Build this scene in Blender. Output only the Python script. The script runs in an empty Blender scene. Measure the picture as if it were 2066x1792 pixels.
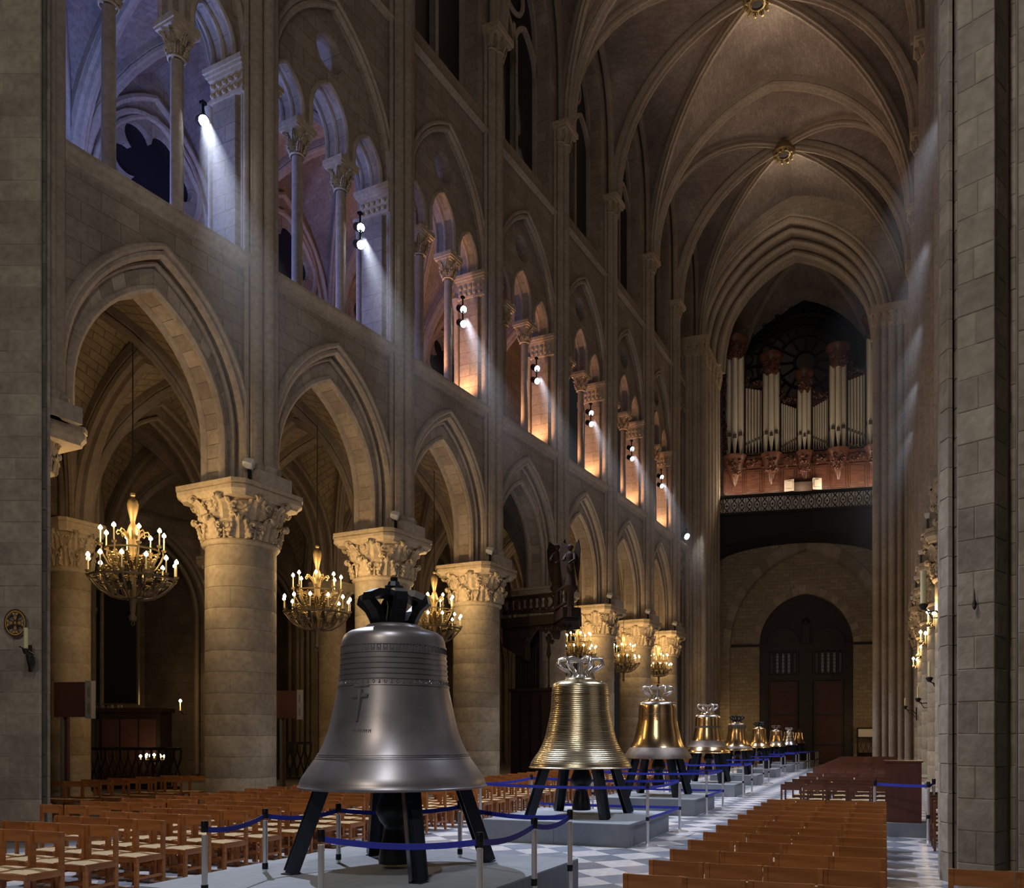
import bpy, math, random
from math import sin, cos, pi, sqrt, atan2, acos, asin
from mathutils import Vector, Matrix
from mathutils.geometry import tessellate_polygon
random.seed(7)
S = bpy.context.scene
C = S.collection

# ------------------------------------------------------------------ camera, world, exposure
F, CX, HY, HC = 1700.0, 1150.0, 1490.0, 1.8
TH = math.radians(20.6)
ct, st = cos(TH), sin(TH)
cam_d = bpy.data.cameras.new('camera'); cam = bpy.data.objects.new('camera', cam_d); C.objects.link(cam)
cam.location = (0, 0, HC); cam.rotation_euler = (pi/2, 0, TH)
cam_d.sensor_width = 36; cam_d.sensor_fit = 'HORIZONTAL'; cam_d.lens = F/2066*36
cam_d.shift_x = -(CX-1033)/2066; cam_d.shift_y = (HY-896)/2066
cam_d.clip_start = .1; cam_d.clip_end = 300
S.camera = cam
W = bpy.data.worlds.new('world'); S.world = W; W.use_nodes = True
W.node_tree.nodes['Background'].inputs[0].default_value = (.55, .50, .48, 1)
W.node_tree.nodes['Background'].inputs[1].default_value = .02
S.view_settings.view_transform = 'Standard'; S.view_settings.look = 'None'
S.view_settings.exposure = 0.0; S.view_settings.gamma = 1.0; S.view_settings.use_curve_mapping = False
S.cycles.use_denoising = True
S.cycles.max_bounces = 6; S.cycles.diffuse_bounces = 4; S.cycles.glossy_bounces = 3
S.cycles.sample_clamp_indirect = 4.0; S.cycles.caustics_reflective = False; S.cycles.caustics_refractive = False

def lamp(kind, loc, power, col, target=None, size=.3, angle=60, blend=.6, name='lamp_light'):
    l = bpy.data.lights.new(name, kind); l.energy = power; l.color = col
    if kind != 'SUN': l.shadow_soft_size = size
    if kind == 'SPOT': l.spot_size = math.radians(angle); l.spot_blend = blend
    o = bpy.data.objects.new(name, l); C.objects.link(o); o.location = loc
    if target is not None:
        o.rotation_euler = (Vector(target)-Vector(loc)).to_track_quat('-Z', 'Y').to_euler()
    return o

def V(px, py, w):
    u = w*(px-CX)/F; z = HC+(HY-py)*w/F
    return Vector((u*ct-w*st, u*st+w*ct, z))
def FL(px, py, z=0.0):
    w = F*(HC-z)/(py-HY); p = V(px, py, w); return p
def H(px, w):
    p = V(px, HY, w); return (p.x, p.y)

# layout of the bays: pier positions of the left arcade, in plan
PXW = {0: (75, 16.17), 1: (522, 20.83), 2: (805, 25.5), 3: (990, 30.15), 4: (1127, 34.81), 5: (1227, 39.4), 6: (1303, 44.2), 7: (1357, 48.8)}
PL = {n: Vector(H(x, w)) for n, (x, w) in PXW.items()}
PL[8] = PL[7]*2-PL[6]
dL = (PL[7]-PL[1]).normalized(); nL = Vector((-dL.y, dL.x))           # away from the nave
XR = 1.55
PR = {n: Vector((XR, PL[n].y+.4)) for n in range(0, 9)}
nR = Vector((1, 0))
ZA, ZS, ZC, ZV, ZK = 7.9, 13.5, 23.3, 26.9, 34.9      # abacus top, tribune sill, clerestory sill, springing, keystone
WARM = (1, .66, .31); COOL = (.78, .84, 1.0); ORANGE = (1, .50, .24); BLUE = (.22, .34, 1.0)

# lights of the place: tribune projectors, sill uplights, tribune interiors
def bayL(n, s, t, z):
    a, b = PL[n-1], PL[n]; p = a+(b-a)*s+nL*t; return Vector((p.x, p.y, z))
def bayR(n, s, t, z):
    a, b = PR[n], PR[n-1]; p = a+(b-a)*s+nR*t; return Vector((p.x, p.y, z))
for n in range(1, 8):
    q = bayL(n, .745, .30, 16.3 if n == 1 else 16.35); tgt = (-3.5, q.y-1.0, 0)
    if n == 1: tgt = (-5.0, 9.5, 0)
    d_ = Vector((.72, -.45, -.5)).normalized()*.2
    lamp('SPOT', q+d_, (9000 if n == 1 else 6500) if n < 4 else 4200, COOL, tgt, .12, 54, .5, 'tribune_spot_light')
for n in range(1, 8):
    q = bayR(n, .3, .0, 16.2)
    lamp('SPOT', (q.x-.3, q.y, q.z), 2400, COOL, (-6.5, q.y-1.5, 0), .12, 52, .5, 'tribune_spot_light')
for n in range(3, 8):
    q = bayL(n, .79, .75, 13.85)
    lamp('SPOT', q, 190, ORANGE, bayL(n, .93, .75, 15.6), .12, 140, .8, name='sill_uplight')
    q = bayL(n, .5, 1.05, 13.85)
    lamp('SPOT', q, 420, ORANGE, bayL(n, .56, .75, 19), .12, 120, .8, name='sill_uplight')
lamp('POINT', bayL(1, .55, 4.2, 15.0), 900, BLUE, None, .5, name='tribune_blue_light')
lamp('POINT', bayL(2, .5, 4.2, 15.0), 330, (.36, .38, 1.0), None, .5, name='tribune_blue_light')
for n in (3, 4, 5, 6): lamp('POINT', bayL(n, .5, 4.4, 15.0), 40, (.40, .40, 1.0), None, .5, name='tribune_blue_light')
# unseen fill lamps added around the camera, uplights to the vault
lamp('POINT', (-5.5, -7, 12), 1500, (1, .84, .66), None, .5, name='fill_light')
for sx in (-4.2, 4.2): lamp('POINT', (-5.3+sx, 58.3, 2.6), 45, WARM, None, .3, name='portal_light')
lamp('POINT', (-3.0, 2.0, 11.0), 850, (.95, .93, .92), None, .35, name='fill_light')  # second unseen fill lamp, added to brighten the near bell and right pier
for n in (3, 5, 7):
    y = PL[n].y
    lamp('POINT', (-5.2, y+1.3, ZK-1.5), 60, (1, .82, .6), None, .25, name='vault_light')
for n in (2, 4, 6):
    y = PL[n].y
    lamp('SPOT', (-9.5, y, 23.5), 260, (1, .78, .60), (-3.0, y+2, 36), .5, 100, .9, 'vault_uplight')
    lamp('SPOT', (-1.0, y, 23.5), 210, (1, .78, .60), (-8.0, y+2, 36), .5, 100, .9, 'vault_uplight')

# ------------------------------------------------------------------ materials
def mat(name, col, rough=.6, metal=0, emit=None, es=1):
    m = bpy.data.materials.new(name); m.use_nodes = True
    b = m.node_tree.nodes['Principled BSDF']
    b.inputs['Base Color'].default_value = (*col, 1); b.inputs['Roughness'].default_value = rough
    b.inputs['Metallic'].default_value = metal
    if emit:
        b.inputs['Emission Color'].default_value = (*emit, 1); b.inputs['Emission Strength'].default_value = es
        m.cycles.emission_sampling = 'NONE'
    return m
def N(m, t, **kw):
    n = m.node_tree.nodes.new(t)
    for k, v in kw.items(): setattr(n, k, v)
    return n
def stone(name, c1, c2, brick=None, bump=.35, rough=.85, dark=(.55, .5, .45), nsc=.6, rnd=.0, mort=.012, uv='UV'):
    """limestone: blotches in world space, courses from the UV (metres)"""
    m = mat(name, c1, rough); nt = m.node_tree; L = nt.links; b = nt.nodes['Principled BSDF']
    geo = N(m, 'ShaderNodeNewGeometry')
    n1 = N(m, 'ShaderNodeTexNoise'); n1.inputs['Scale'].default_value = nsc; n1.inputs['Detail'].default_value = 6; n1.inputs['Roughness'].default_value = .65
    L.new(geo.outputs['Position'], n1.inputs['Vector'])
    n2 = N(m, 'ShaderNodeTexNoise'); n2.inputs['Scale'].default_value = 9; n2.inputs['Detail'].default_value = 5
    L.new(geo.outputs['Position'], n2.inputs['Vector'])
    r = N(m, 'ShaderNodeValToRGB'); r.color_ramp.elements[0].position = .36; r.color_ramp.elements[1].position = .66
    r.color_ramp.elements[0].color = (*c2, 1); r.color_ramp.elements[1].color = (*c1, 1)
    L.new(n1.outputs['Fac'], r.inputs['Fac'])
    mx = N(m, 'ShaderNodeMix', data_type='RGBA', blend_type='MULTIPLY'); mx.inputs['Factor'].default_value = .55
    r2 = N(m, 'ShaderNodeValToRGB'); r2.color_ramp.elements[0].position = .3; r2.color_ramp.elements[1].position = .6
    r2.color_ramp.elements[0].color = (.6, .57, .54, 1); r2.color_ramp.elements[1].color = (1, 1, 1, 1)
    L.new(n2.outputs['Fac'], r2.inputs['Fac'])
    L.new(r.outputs['Color'], mx.inputs[6]); L.new(r2.outputs['Color'], mx.inputs[7])
    col = mx.outputs[2]; hgt = n2.outputs['Fac']
    if rnd:
        oi = N(m, 'ShaderNodeObjectInfo'); mr = N(m, 'ShaderNodeMapRange')
        mr.inputs['To Min'].default_value = 1-rnd; mr.inputs['To Max'].default_value = 1+rnd*.5
        L.new(oi.outputs['Random'], mr.inputs['Value'])
        m3 = N(m, 'ShaderNodeMix', data_type='RGBA', blend_type='MULTIPLY'); m3.inputs['Factor'].default_value = 1
        L.new(col, m3.inputs[6]); L.new(mr.outputs['Result'], m3.inputs[7]); col = m3.outputs[2]
    bp = N(m, 'ShaderNodeBump'); bp.inputs['Strength'].default_value = bump; bp.inputs['Distance'].default_value = .02
    if brick:
        uvn = N(m, 'ShaderNodeUVMap')
        bt = N(m, 'ShaderNodeTexBrick'); bt.inputs['Scale'].default_value = 1
        bt.inputs['Brick Width'].default_value = brick[0]; bt.inputs['Row Height'].default_value = brick[1]
        bt.inputs['Mortar Size'].default_value = mort; bt.inputs['Mortar Smooth'].default_value = .3
        bt.inputs['Color1'].default_value = (1, 1, 1, 1); bt.inputs['Color2'].default_value = (.78, .76, .74, 1)
        bt.inputs['Mortar'].default_value = (*dark, 1)
        L.new(uvn.outputs['UV'], bt.inputs['Vector'])
        m4 = N(m, 'ShaderNodeMix', data_type='RGBA', blend_type='MULTIPLY'); m4.inputs['Factor'].default_value = .9
        L.new(col, m4.inputs[6]); L.new(bt.outputs['Color'], m4.inputs[7]); col = m4.outputs[2]
        ad = N(m, 'ShaderNodeMath', operation='MULTIPLY_ADD'); ad.inputs[1].default_value = -1.2
        L.new(bt.outputs['Fac'], ad.inputs[0]); L.new(n2.outputs['Fac'], ad.inputs[2]); hgt = ad.outputs[0]
    L.new(hgt, bp.inputs['Height']); L.new(bp.outputs['Normal'], b.inputs['Normal']); L.new(col, b.inputs['Base Color'])
    return m
def grain(name, c1, c2, rough=.4, scale=(4, 4, 30), metal=0, spec=.5, rnd=0):
    m = mat(name, c1, rough, metal); nt = m.node_tree; L = nt.links; b = nt.nodes['Principled BSDF']
    tc = N(m, 'ShaderNodeTexCoord'); mp = N(m, 'ShaderNodeMapping'); mp.inputs['Scale'].default_value = scale
    n1 = N(m, 'ShaderNodeTexNoise'); n1.inputs['Scale'].default_value = 1; n1.inputs['Detail'].default_value = 5
    L.new(tc.outputs['Object'], mp.inputs['Vector']); L.new(mp.outputs['Vector'], n1.inputs['Vector'])
    r = N(m, 'ShaderNodeValToRGB'); r.color_ramp.elements[0].position = .35; r.color_ramp.elements[1].position = .65
    r.color_ramp.elements[0].color = (*c2, 1); r.color_ramp.elements[1].color = (*c1, 1)
    L.new(n1.outputs['Fac'], r.inputs['Fac']); col = r.outputs['Color']
    if rnd:
        oi = N(m, 'ShaderNodeObjectInfo'); mr = N(m, 'ShaderNodeMapRange')
        mr.inputs['To Min'].default_value = 1-rnd; mr.inputs['To Max'].default_value = 1+rnd
        L.new(oi.outputs['Random'], mr.inputs['Value'])
        m3 = N(m, 'ShaderNodeMix', data_type='RGBA', blend_type='MULTIPLY'); m3.inputs['Factor'].default_value = 1
        L.new(col, m3.inputs[6]); L.new(mr.outputs['Result'], m3.inputs[7]); col = m3.outputs[2]
    L.new(col, b.inputs['Base Color']); b.inputs['Specular IOR Level'].default_value = spec
    return m
def bronze(name, c1, c2, rough, lines=0.0, mottled=3):
    m = mat(name, c1, rough, 1); nt = m.node_tree; L = nt.links; b = nt.nodes['Principled BSDF']
    tc = N(m, 'ShaderNodeTexCoord')
    n1 = N(m, 'ShaderNodeTexNoise'); n1.inputs['Scale'].default_value = mottled; n1.inputs['Detail'].default_value = 4
    L.new(tc.outputs['Object'], n1.inputs['Vector'])
    r = N(m, 'ShaderNodeValToRGB'); r.color_ramp.elements[0].position = .35; r.color_ramp.elements[1].position = .7
    r.color_ramp.elements[0].color = (*c2, 1); r.color_ramp.elements[1].color = (*c1, 1)
    L.new(n1.outputs['Fac'], r.inputs['Fac']); L.new(r.outputs['Color'], b.inputs['Base Color'])
    if lines:
        wv = N(m, 'ShaderNodeTexWave', bands_direction='Z'); wv.inputs['Scale'].default_value = 9; wv.inputs['Distortion'].default_value = .3
        L.new(tc.outputs['Object'], wv.inputs['Vector'])
        bp = N(m, 'ShaderNodeBump'); bp.inputs['Strength'].default_value = lines; bp.inputs['Distance'].default_value = .01
        L.new(wv.outputs['Fac'], bp.inputs['Height']); L.new(bp.outputs['Normal'], b.inputs['Normal'])
    return m
M = {}
M['wall'] = stone('ashlar_wall', (.44, .37, .29), (.33, .27, .21), (.85, .42), .25)
M['mould'] = stone('moulded_stone', (.50, .42, .33), (.38, .31, .24), None, .2)
M['vouss'] = stone('voussoir_stone', (.52, .44, .34), (.40, .32, .24), None, .2, rnd=.3)
M['block'] = stone('pier_stone', (.42, .37, .30), (.29, .25, .20), None, .5, rnd=.22, nsc=1.6)
M['drum'] = stone('column_stone', (.50, .41, .28), (.35, .28, .19), None, .3, rnd=.2, nsc=1.3)
M['cap'] = stone('carved_stone', (.58, .47, .32), (.46, .37, .25), None, .15)
M['vault'] = stone('vault_stone', (.38, .32, .28), (.25, .20, .17), (.34, .17), .3, dark=(.72, .70, .68), nsc=.5, mort=.012)
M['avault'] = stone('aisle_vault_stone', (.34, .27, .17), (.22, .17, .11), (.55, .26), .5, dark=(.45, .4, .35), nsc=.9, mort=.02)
M['rib'] = stone('rib_stone', (.42, .35, .28), (.32, .26, .20), None, .2)
M['brickw'] = stone('portal_stone', (.50, .42, .29), (.42, .34, .23), (.55, .26), .3, dark=(.55, .5, .45), mort=.016)
M['mortar'] = mat('mortar', (.34, .30, .25), .95)
M['glassdark'] = mat('night_glass', (.006, .007, .014), .35)
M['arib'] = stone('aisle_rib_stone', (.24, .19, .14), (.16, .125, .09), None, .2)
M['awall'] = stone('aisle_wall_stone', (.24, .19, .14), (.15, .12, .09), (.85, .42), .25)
M['void'] = mat('shade_black', (.012, .011, .012), .8)  # near-black colour stands in for shade in the boss hole and organ gallery
M['chair'] = grain('chair_wood', (.40, .155, .045), (.27, .095, .026), .34, (3, 3, 22), rnd=.18)
M['chairdark'] = grain('dark_chair_wood', (.16, .055, .025), (.10, .035, .018), .34, (3, 3, 22), rnd=.18)
M['rush'] = grain('woven_rush', (.66, .50, .27), (.45, .31, .14), .75, (60, 60, 60))
M['darkwood'] = grain('dark_oak', (.035, .020, .014), (.02, .011, .008), .7, (3, 3, 14), spec=.2)
M['organwood'] = grain('organ_oak', (.14, .056, .033), (.075, .028, .018), .36, (2, 2, 8))
M['lectern'] = grain('lectern_wood', (.13, .038, .022), (.09, .026, .016), .45, (10, 10, 3))
M['doorwood'] = grain('door_leather', (.085, .032, .026), (.06, .024, .02), .6, (2, 2, 4))
M['doordark'] = grain('door_frame_wood', (.03, .018, .015), (.02, .012, .010), .55, (2, 2, 4))
M['pipe'] = mat('pipe_tin', (.86, .80, .66), .38, .25)
M['bell1'] = bronze('dark_patinated_bronze', (.42, .41, .44), (.30, .29, .32), .37); M['bell1'].node_tree.nodes['Principled BSDF'].inputs['Metallic'].default_value = .7
M['bellgold'] = bronze('turned_bronze', (.74, .65, .46), (.60, .50, .32), .27, .25)
M['bellgold2'] = bronze('polished_bronze', (.86, .62, .34), (.70, .46, .22), .2, .06)
M['bellsilver'] = bronze('pale_bronze', (.82, .80, .78), (.66, .62, .58), .25, .06)
M['bellband'] = bronze('rough_cast_bronze', (.24, .20, .17), (.13, .11, .095), .5)
M['black'] = mat('black_steel', (.012, .014, .018), .35, .3)
M['steelbeam'] = mat('painted_beam', (.03, .04, .055), .3, .4)
M['steel'] = mat('brushed_steel', (.86, .86, .88), .3, .85)
M['belt'] = mat('blue_webbing', (.03, .045, .50), .6)
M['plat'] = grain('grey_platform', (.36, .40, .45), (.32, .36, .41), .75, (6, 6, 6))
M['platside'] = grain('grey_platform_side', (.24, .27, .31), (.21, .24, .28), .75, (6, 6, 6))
M['tileA'] = stone('white_marble', (.74, .73, .74), (.62, .61, .63), None, .04, .38, rnd=.12, nsc=2)
M['tileB'] = stone('grey_marble', (.30, .34, .42), (.22, .25, .32), None, .04, .38, rnd=.25, nsc=2)
M['floor'] = mat('floor_joint', (.22, .21, .20), .8)
M['gilt'] = mat('gilt_bronze', (.31, .225, .105), .48, .6)
M['giltdark'] = mat('dark_gilt', (.16, .12, .07), .5, .5)
M['iron'] = mat('wrought_iron', (.03, .026, .022), .5, .6)
M['candle'] = mat('ivory_candle', (.80, .66, .38), .5, 0, (1, .62, .2), .12)
M['wax'] = mat('wax_candle', (.72, .68, .40), .5)
M['flame'] = mat('flame', (1, .8, .4), .5, 0, (1, .80, .45), 26)
M['projlens'] = mat('projector_lens', (1, 1, 1), .5, 0, (.85, .93, 1), 60)
M['white'] = mat('white_paint', (.72, .70, .64), .5)
M['greybox'] = mat('grey_metal', (.30, .31, .32), .5, .2)
M['maroon'] = grain('maroon_panel', (.09, .035, .028), (.07, .028, .022), .5, (2, 2, 2))
M['yellow'] = mat('ochre_paint', (.60, .36, .09), .6)
M['brownpaint'] = mat('brown_paint', (.07, .028, .020), .6)
M['tracery'] = mat('dark_tracery', (.025, .024, .026), .8)  # near-black base colour, keeps the rose tracery barely visible
M['cream'] = mat('cream_board', (.36, .30, .24), .6)
M['slate'] = mat('slate_base', (.12, .125, .12), .7)
M['pict'] = mat('dark_painting', (.008, .008, .009), .5)

# ------------------------------------------------------------------ mesh builder
class MB:
    def __init__(s): s.v = []; s.f = []; s.uvs = None
    def add(s, vs, fs):
        o = len(s.v); s.v += [tuple(p) for p in vs]; s.f += [tuple(i+o for i in q) for q in fs]; return s
    def box(s, x0, x1, y0, y1, z0, z1):
        return s.add([(x0, y0, z0), (x1, y0, z0), (x1, y1, z0), (x0, y1, z0), (x0, y0, z1), (x1, y0, z1), (x1, y1, z1), (x0, y1, z1)],
                     [(0, 3, 2, 1), (4, 5, 6, 7), (0, 1, 5, 4), (1, 2, 6, 5), (2, 3, 7, 6), (3, 0, 4, 7)])
    def beam(s, p0, p1, w, h, up=(0, 0, 1)):
        p0 = Vector(p0); p1 = Vector(p1); d = (p1-p0).normalized(); up = Vector(up)
        if abs(d.dot(up)) > .98: up = Vector((0, 1, 0))
        a = d.cross(up).normalized()*w/2; b = a.cross(d).normalized()*h/2
        vs = [p0-a-b, p0+a-b, p0+a+b, p0-a+b, p1-a-b, p1+a-b, p1+a+b, p1-a+b]
        return s.add(vs, [(0, 1, 2, 3), (7, 6, 5, 4), (0, 4, 5, 1), (1, 5, 6, 2), (2, 6, 7, 3), (3, 7, 4, 0)])
    def lathe(s, prof, n=24, c=(0, 0, 0), cap=True, a0=0):
        vs = []; fs = []
        for r, z in prof:
            for k in range(n):
                a = a0+2*pi*k/n; vs.append((c[0]+r*cos(a), c[1]+r*sin(a), c[2]+z))
        for i in range(len(prof)-1):
            for k in range(n):
                k2 = (k+1) % n; fs.append((i*n+k, i*n+k2, (i+1)*n+k2, (i+1)*n+k))
        if cap:
            fs.append(tuple(range(n-1, -1, -1))); m = (len(prof)-1)*n; fs.append(tuple(range(m, m+n)))
        return s.add(vs, fs)
    def tube(s, path, r, n=8, cap=True, closed=False):
        """round tube along a path; r a number or a list"""
        P = [Vector(p) for p in path]; m = len(P); vs = []; fs = []
        rr = r if isinstance(r, (list, tuple)) else [r]*m
        ref = None
        for i, p in enumerate(P):
            if closed: t = (P[(i+1) % m]-P[i-1])
            else: t = P[min(i+1, m-1)]-P[max(i-1, 0)]
            t = t.normalized()
            if ref is None:
                ref = Vector((0, 0, 1)) if abs(t.z) < .9 else Vector((1, 0, 0))
            a = (ref-t*ref.dot(t)).normalized(); ref = a; b = t.cross(a)
            for k in range(n):
                q = 2*pi*k/n; vs.append(p+(a*cos(q)+b*sin(q))*rr[i])
        for i in range(m if closed else m-1):
            j = (i+1) % m
            for k in range(n):
                k2 = (k+1) % n; fs.append((i*n+k, i*n+k2, j*n+k2, j*n+k))
        if cap and not closed:
            fs.append(tuple(range(n-1, -1, -1))); q = (m-1)*n; fs.append(tuple(range(q, q+n)))
        return s.add(vs, fs)
    def sweep(s, path, nrm, prof, closedprof=True):
        """profile (a: in-plane outwards, b: along plane normal) swept along a planar path"""
        P = [Vector(p) for p in path]; nrm = Vector(nrm).normalized(); m = len(P); n = len(prof); vs = []; fs = []
        for i, p in enumerate(P):
            t = (P[min(i+1, m-1)]-P[max(i-1, 0)]).normalized(); a = nrm.cross(t).normalized()
            for (pa, pb) in prof: vs.append(p+a*pa+nrm*pb)
        for i in range(m-1):
            for k in range(n if closedprof else n-1):
                k2 = (k+1) % n; fs.append((i*n+k, i*n+k2, (i+1)*n+k2, (i+1)*n+k))
        if closedprof:
            fs.append(tuple(range(n-1, -1, -1))); q = (m-1)*n; fs.append(tuple(range(q, q+n)))
        return s.add(vs, fs)
    def prism(s, poly, z0, z1):
        n = len(poly); vs = [(x, y, z0) for x, y in poly]+[(x, y, z1) for x, y in poly]
        fs = [(i, (i+1) % n, n+(i+1) % n, n+i) for i in range(n)]
        tri = tessellate_polygon([[Vector((x, y, 0)) for x, y in poly]])
        fs += [tuple(t) for t in tri]+[tuple(n+i for i in t) for t in tri]
        return s.add(vs, fs)
    def slab(s, outer, holes, t0, t1, back=True):
        """vertical slab in (s,z) with holes, thickness t0..t1"""
        loops = [outer]+holes; pts = [p for l in loops for p in l]; n = len(pts)
        tri = tessellate_polygon([[Vector((x, z, 0)) for x, z in l] for l in loops])
        vs = [(x, t0, z) for x, z in pts]+[(x, t1, z) for x, z in pts]
        fs = []
        for t in tri:
            a, b, c = [pts[i] for i in t]
            ar = (b[0]-a[0])*(c[1]-a[1])-(c[0]-a[0])*(b[1]-a[1])
            if abs(ar) < 1e-9: continue
            t = tuple(t) if ar > 0 else (t[0], t[2], t[1])
            fs.append(t)
            if back: fs.append((t[0]+n, t[2]+n, t[1]+n))
        o = 0
        for l in loops:
            k = len(l)
            for i in range(k):
                j = (i+1) % k; fs.append((o+i, n+o+i, n+o+j, o+j))
            o += k
        return s.add(vs, fs)
    def ball(s, c, r, n=8, sz=1):
        prof = [(max(r*sin(pi*i/(n//2+1)), 1e-4), -r*sz*cos(pi*i/(n//2+1))) for i in range(n//2+2)]
        return s.lathe(prof, n, c, cap=False)
    def xf(s, m):
        s.v = [tuple(m @ Vector(p)) for p in s.v]; return s
    def merge(s, o): return s.add(o.v, o.f)
    def mesh(s, name, m, smooth=None, fn=None, uv=True):
        me = bpy.data.meshes.new(name)
        vs = [tuple(fn(*p)) for p in s.v] if fn else s.v
        me.from_pydata(vs, [], s.f)
        if uv and m and any(n.type == 'TEX_BRICK' for n in m.node_tree.nodes):
            ul = me.uv_layers.new(name='UVMap'); dat = []
            if s.uvs: 
                for q in s.f:
                    for i in q: dat += s.uvs[i]
            else:
                for q in s.f:
                    a, b, c = s.v[q[0]], s.v[q[1]], s.v[q[2]]
                    e = (b[0]-a[0], b[1]-a[1], b[2]-a[2]); g = (c[0]-a[0], c[1]-a[1], c[2]-a[2])
                    nx = abs(e[1]*g[2]-e[2]*g[1]); ny = abs(e[2]*g[0]-e[0]*g[2]); nz = abs(e[0]*g[1]-e[1]*g[0])
                    for i in q:
                        p = s.v[i]
                        if nz > nx and nz > ny: dat += (p[0], p[1])
                        elif ny >= nx: dat += (p[0], p[2])
                        else: dat += (p[1]+.3, p[2])
            ul.data.foreach_set('uv', dat)
        if m: me.materials.append(m)
        if smooth:
            me.polygons.foreach_set('use_smooth', [True]*len(me.polygons))
            if smooth is not True: me.set_sharp_from_angle(angle=math.radians(smooth))
        me.update(); return me
    def build(s, name, m, parent=None, smooth=None, fn=None):
        """links ONE mesh object; vertices are in the parent's frame unless fn maps them to the world"""
        me = s.mesh(name, m, smooth, fn)
        if fn and parent is not None and parent.location.length > 0:
            me.transform(Matrix.Translation(-parent.location))
        o = bpy.data.objects.new(name, me); C.objects.link(o); o.parent = parent; return o

def tag(o, label=None, cat=None, group=None, kind=None):
    if label: o['label'] = label
    if cat: o['category'] = cat
    if group: o['group'] = group
    if kind: o['kind'] = kind
    return o
def empty(name, loc=(0, 0, 0), rz=0, **kw):
    o = bpy.data.objects.new(name, None); C.objects.link(o); o.location = loc; o.rotation_euler = (0, 0, rz)
    o.empty_display_size = .2; tag(o, **kw); return o
def inst(name, me, parent, loc=(0, 0, 0), rz=0, scale=None, kind=None):
    o = bpy.data.objects.new(name, me); C.objects.link(o); o.parent = parent; o.location = loc; o.rotation_euler = (0, 0, rz)
    if scale: o.scale = scale
    if kind: o['kind'] = kind
    return o
KIDS = {}
def kids(o):
    return [c for c in C.objects if c.parent is o]
def tree_of(o, allobs):
    return (o, [tree_of(c, allobs) for c in allobs if c.parent is o])
def copy_tree(node, parent=None):
    o, ch = node; c = o.copy(); C.objects.link(c); c.parent = parent
    for k in ch: copy_tree(k, c)
    return c
ORD = ['zeroth', 'first', 'second', 'third', 'fourth', 'fifth', 'sixth', 'seventh', 'eighth', 'ninth', 'tenth', 'eleventh', 'twelfth', 'thirteenth',
       'fourteenth', 'fifteenth', 'sixteenth', 'seventeenth', 'eighteenth', 'nineteenth', 'twentieth']
TENS = {2: 'twenty', 3: 'thirty', 4: 'forty'}
def ordn(k):
    if k <= 20: return ORD[k]
    t, r = divmod(k, 10)
    return TENS[t]+'-'+ORD[r] if r else {3: 'thirtieth', 4: 'fortieth', 2: 'twentieth'}[t]

def arch(cx, a, z0, rise, n=10):
    """pointed arch, stilted when it is tall, from the left springing over the apex to the right springing (2n+1 points)"""
    if rise < a: rise = a*1.0001
    stl = 0.0
    if rise > a*1.56: stl = rise-a*1.54; rise = a*1.54
    R = (a*a+rise*rise)/(2*a); th = acos(max(-1, min(1, (R-a)/R)))
    m = max(1, round(n*stl/(stl+R*th))) if stl > 0 else 0; k = n-m
    l = [(cx-a, z0+stl*i/m) for i in range(m)]+[(cx-a+R-R*cos(th*i/k), z0+stl+R*sin(th*i/k)) for i in range(k+1)]
    return l+[(2*cx-x, z) for x, z in reversed(l[:-1])]
def circle(cx, cz, r, n=20): return [(cx+r*cos(2*pi*i/n), cz+r*sin(2*pi*i/n)) for i in range(n)]
def p3(l, t): return [(x, t, z) for x, z in l]
def rollprof(r, n=7): return [(r*cos(2*pi*i/n), r*sin(2*pi*i/n)) for i in range(n)]

# ------------------------------------------------------------------ floor
floor = empty('floor', kind='structure')
MB().add([(-45, -12, 0), (25, -12, 0), (25, 75, 0), (-45, 75, 0)], [(0, 1, 2, 3)]).build('floor_bed', M['floor'], floor)
side = .58; h2 = side/sqrt(2)
plats = []   # filled below, needed for skipping hidden tiles
def tile_me(name, m):
    g = .004; a = h2-g
    b = MB(); zt = .006
    b.add([(a, 0, zt), (0, a, zt), (-a, 0, zt), (0, -a, zt), (a, 0, 0), (0, a, 0), (-a, 0, 0), (0, -a, 0)],
          [(0, 1, 2, 3), (0, 4, 5, 1), (1, 5, 6, 2), (2, 6, 7, 3), (3, 7, 4, 0)])
    return b.mesh(name, m)
tA, tB = tile_me('tile', M['tileA']), tile_me('tile', M['tileB'])
cand = []
for i in range(-20, 150):
    for j in range(-20, 150):
        x = -3.98+(i-j)*h2; y = 11.97+(i+j-60)*h2
        if not (-13.2 < x < 1.6 and 4.5 < y < 56): continue
        w = -x*st+y*ct; u = x*ct+y*st
        cand.append((w, x, y, (i+j) & 1, CX+F*u/w, HY+F*HC/w))
near, rest = [], {0: MB(), 1: MB()}
cand.sort()
for w, x, y, par, px, py in cand:
    vis = -30 < px < 1960 and py < 1830 and not (-6.7 < x < -3.5 and y < 9.0) and not (-1.8 < x < 0.0 and y < 13.5)
    if vis and len(near) < 295: near.append((x, y, par))
    else:
        a = h2-.004; zt = .006
        rest[par].add([(x+a, y, zt), (x, y+a, zt), (x-a, y, zt), (x, y-a, zt)], [(0, 1, 2, 3)])
for x, y, par in near: inst('tile', tA if par else tB, floor, (x, y, 0))
for par in (0, 1):
    tag(rest[par].build('far_tile_field', M['tileA'] if par else M['tileB'], floor), kind='stuff')

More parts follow.
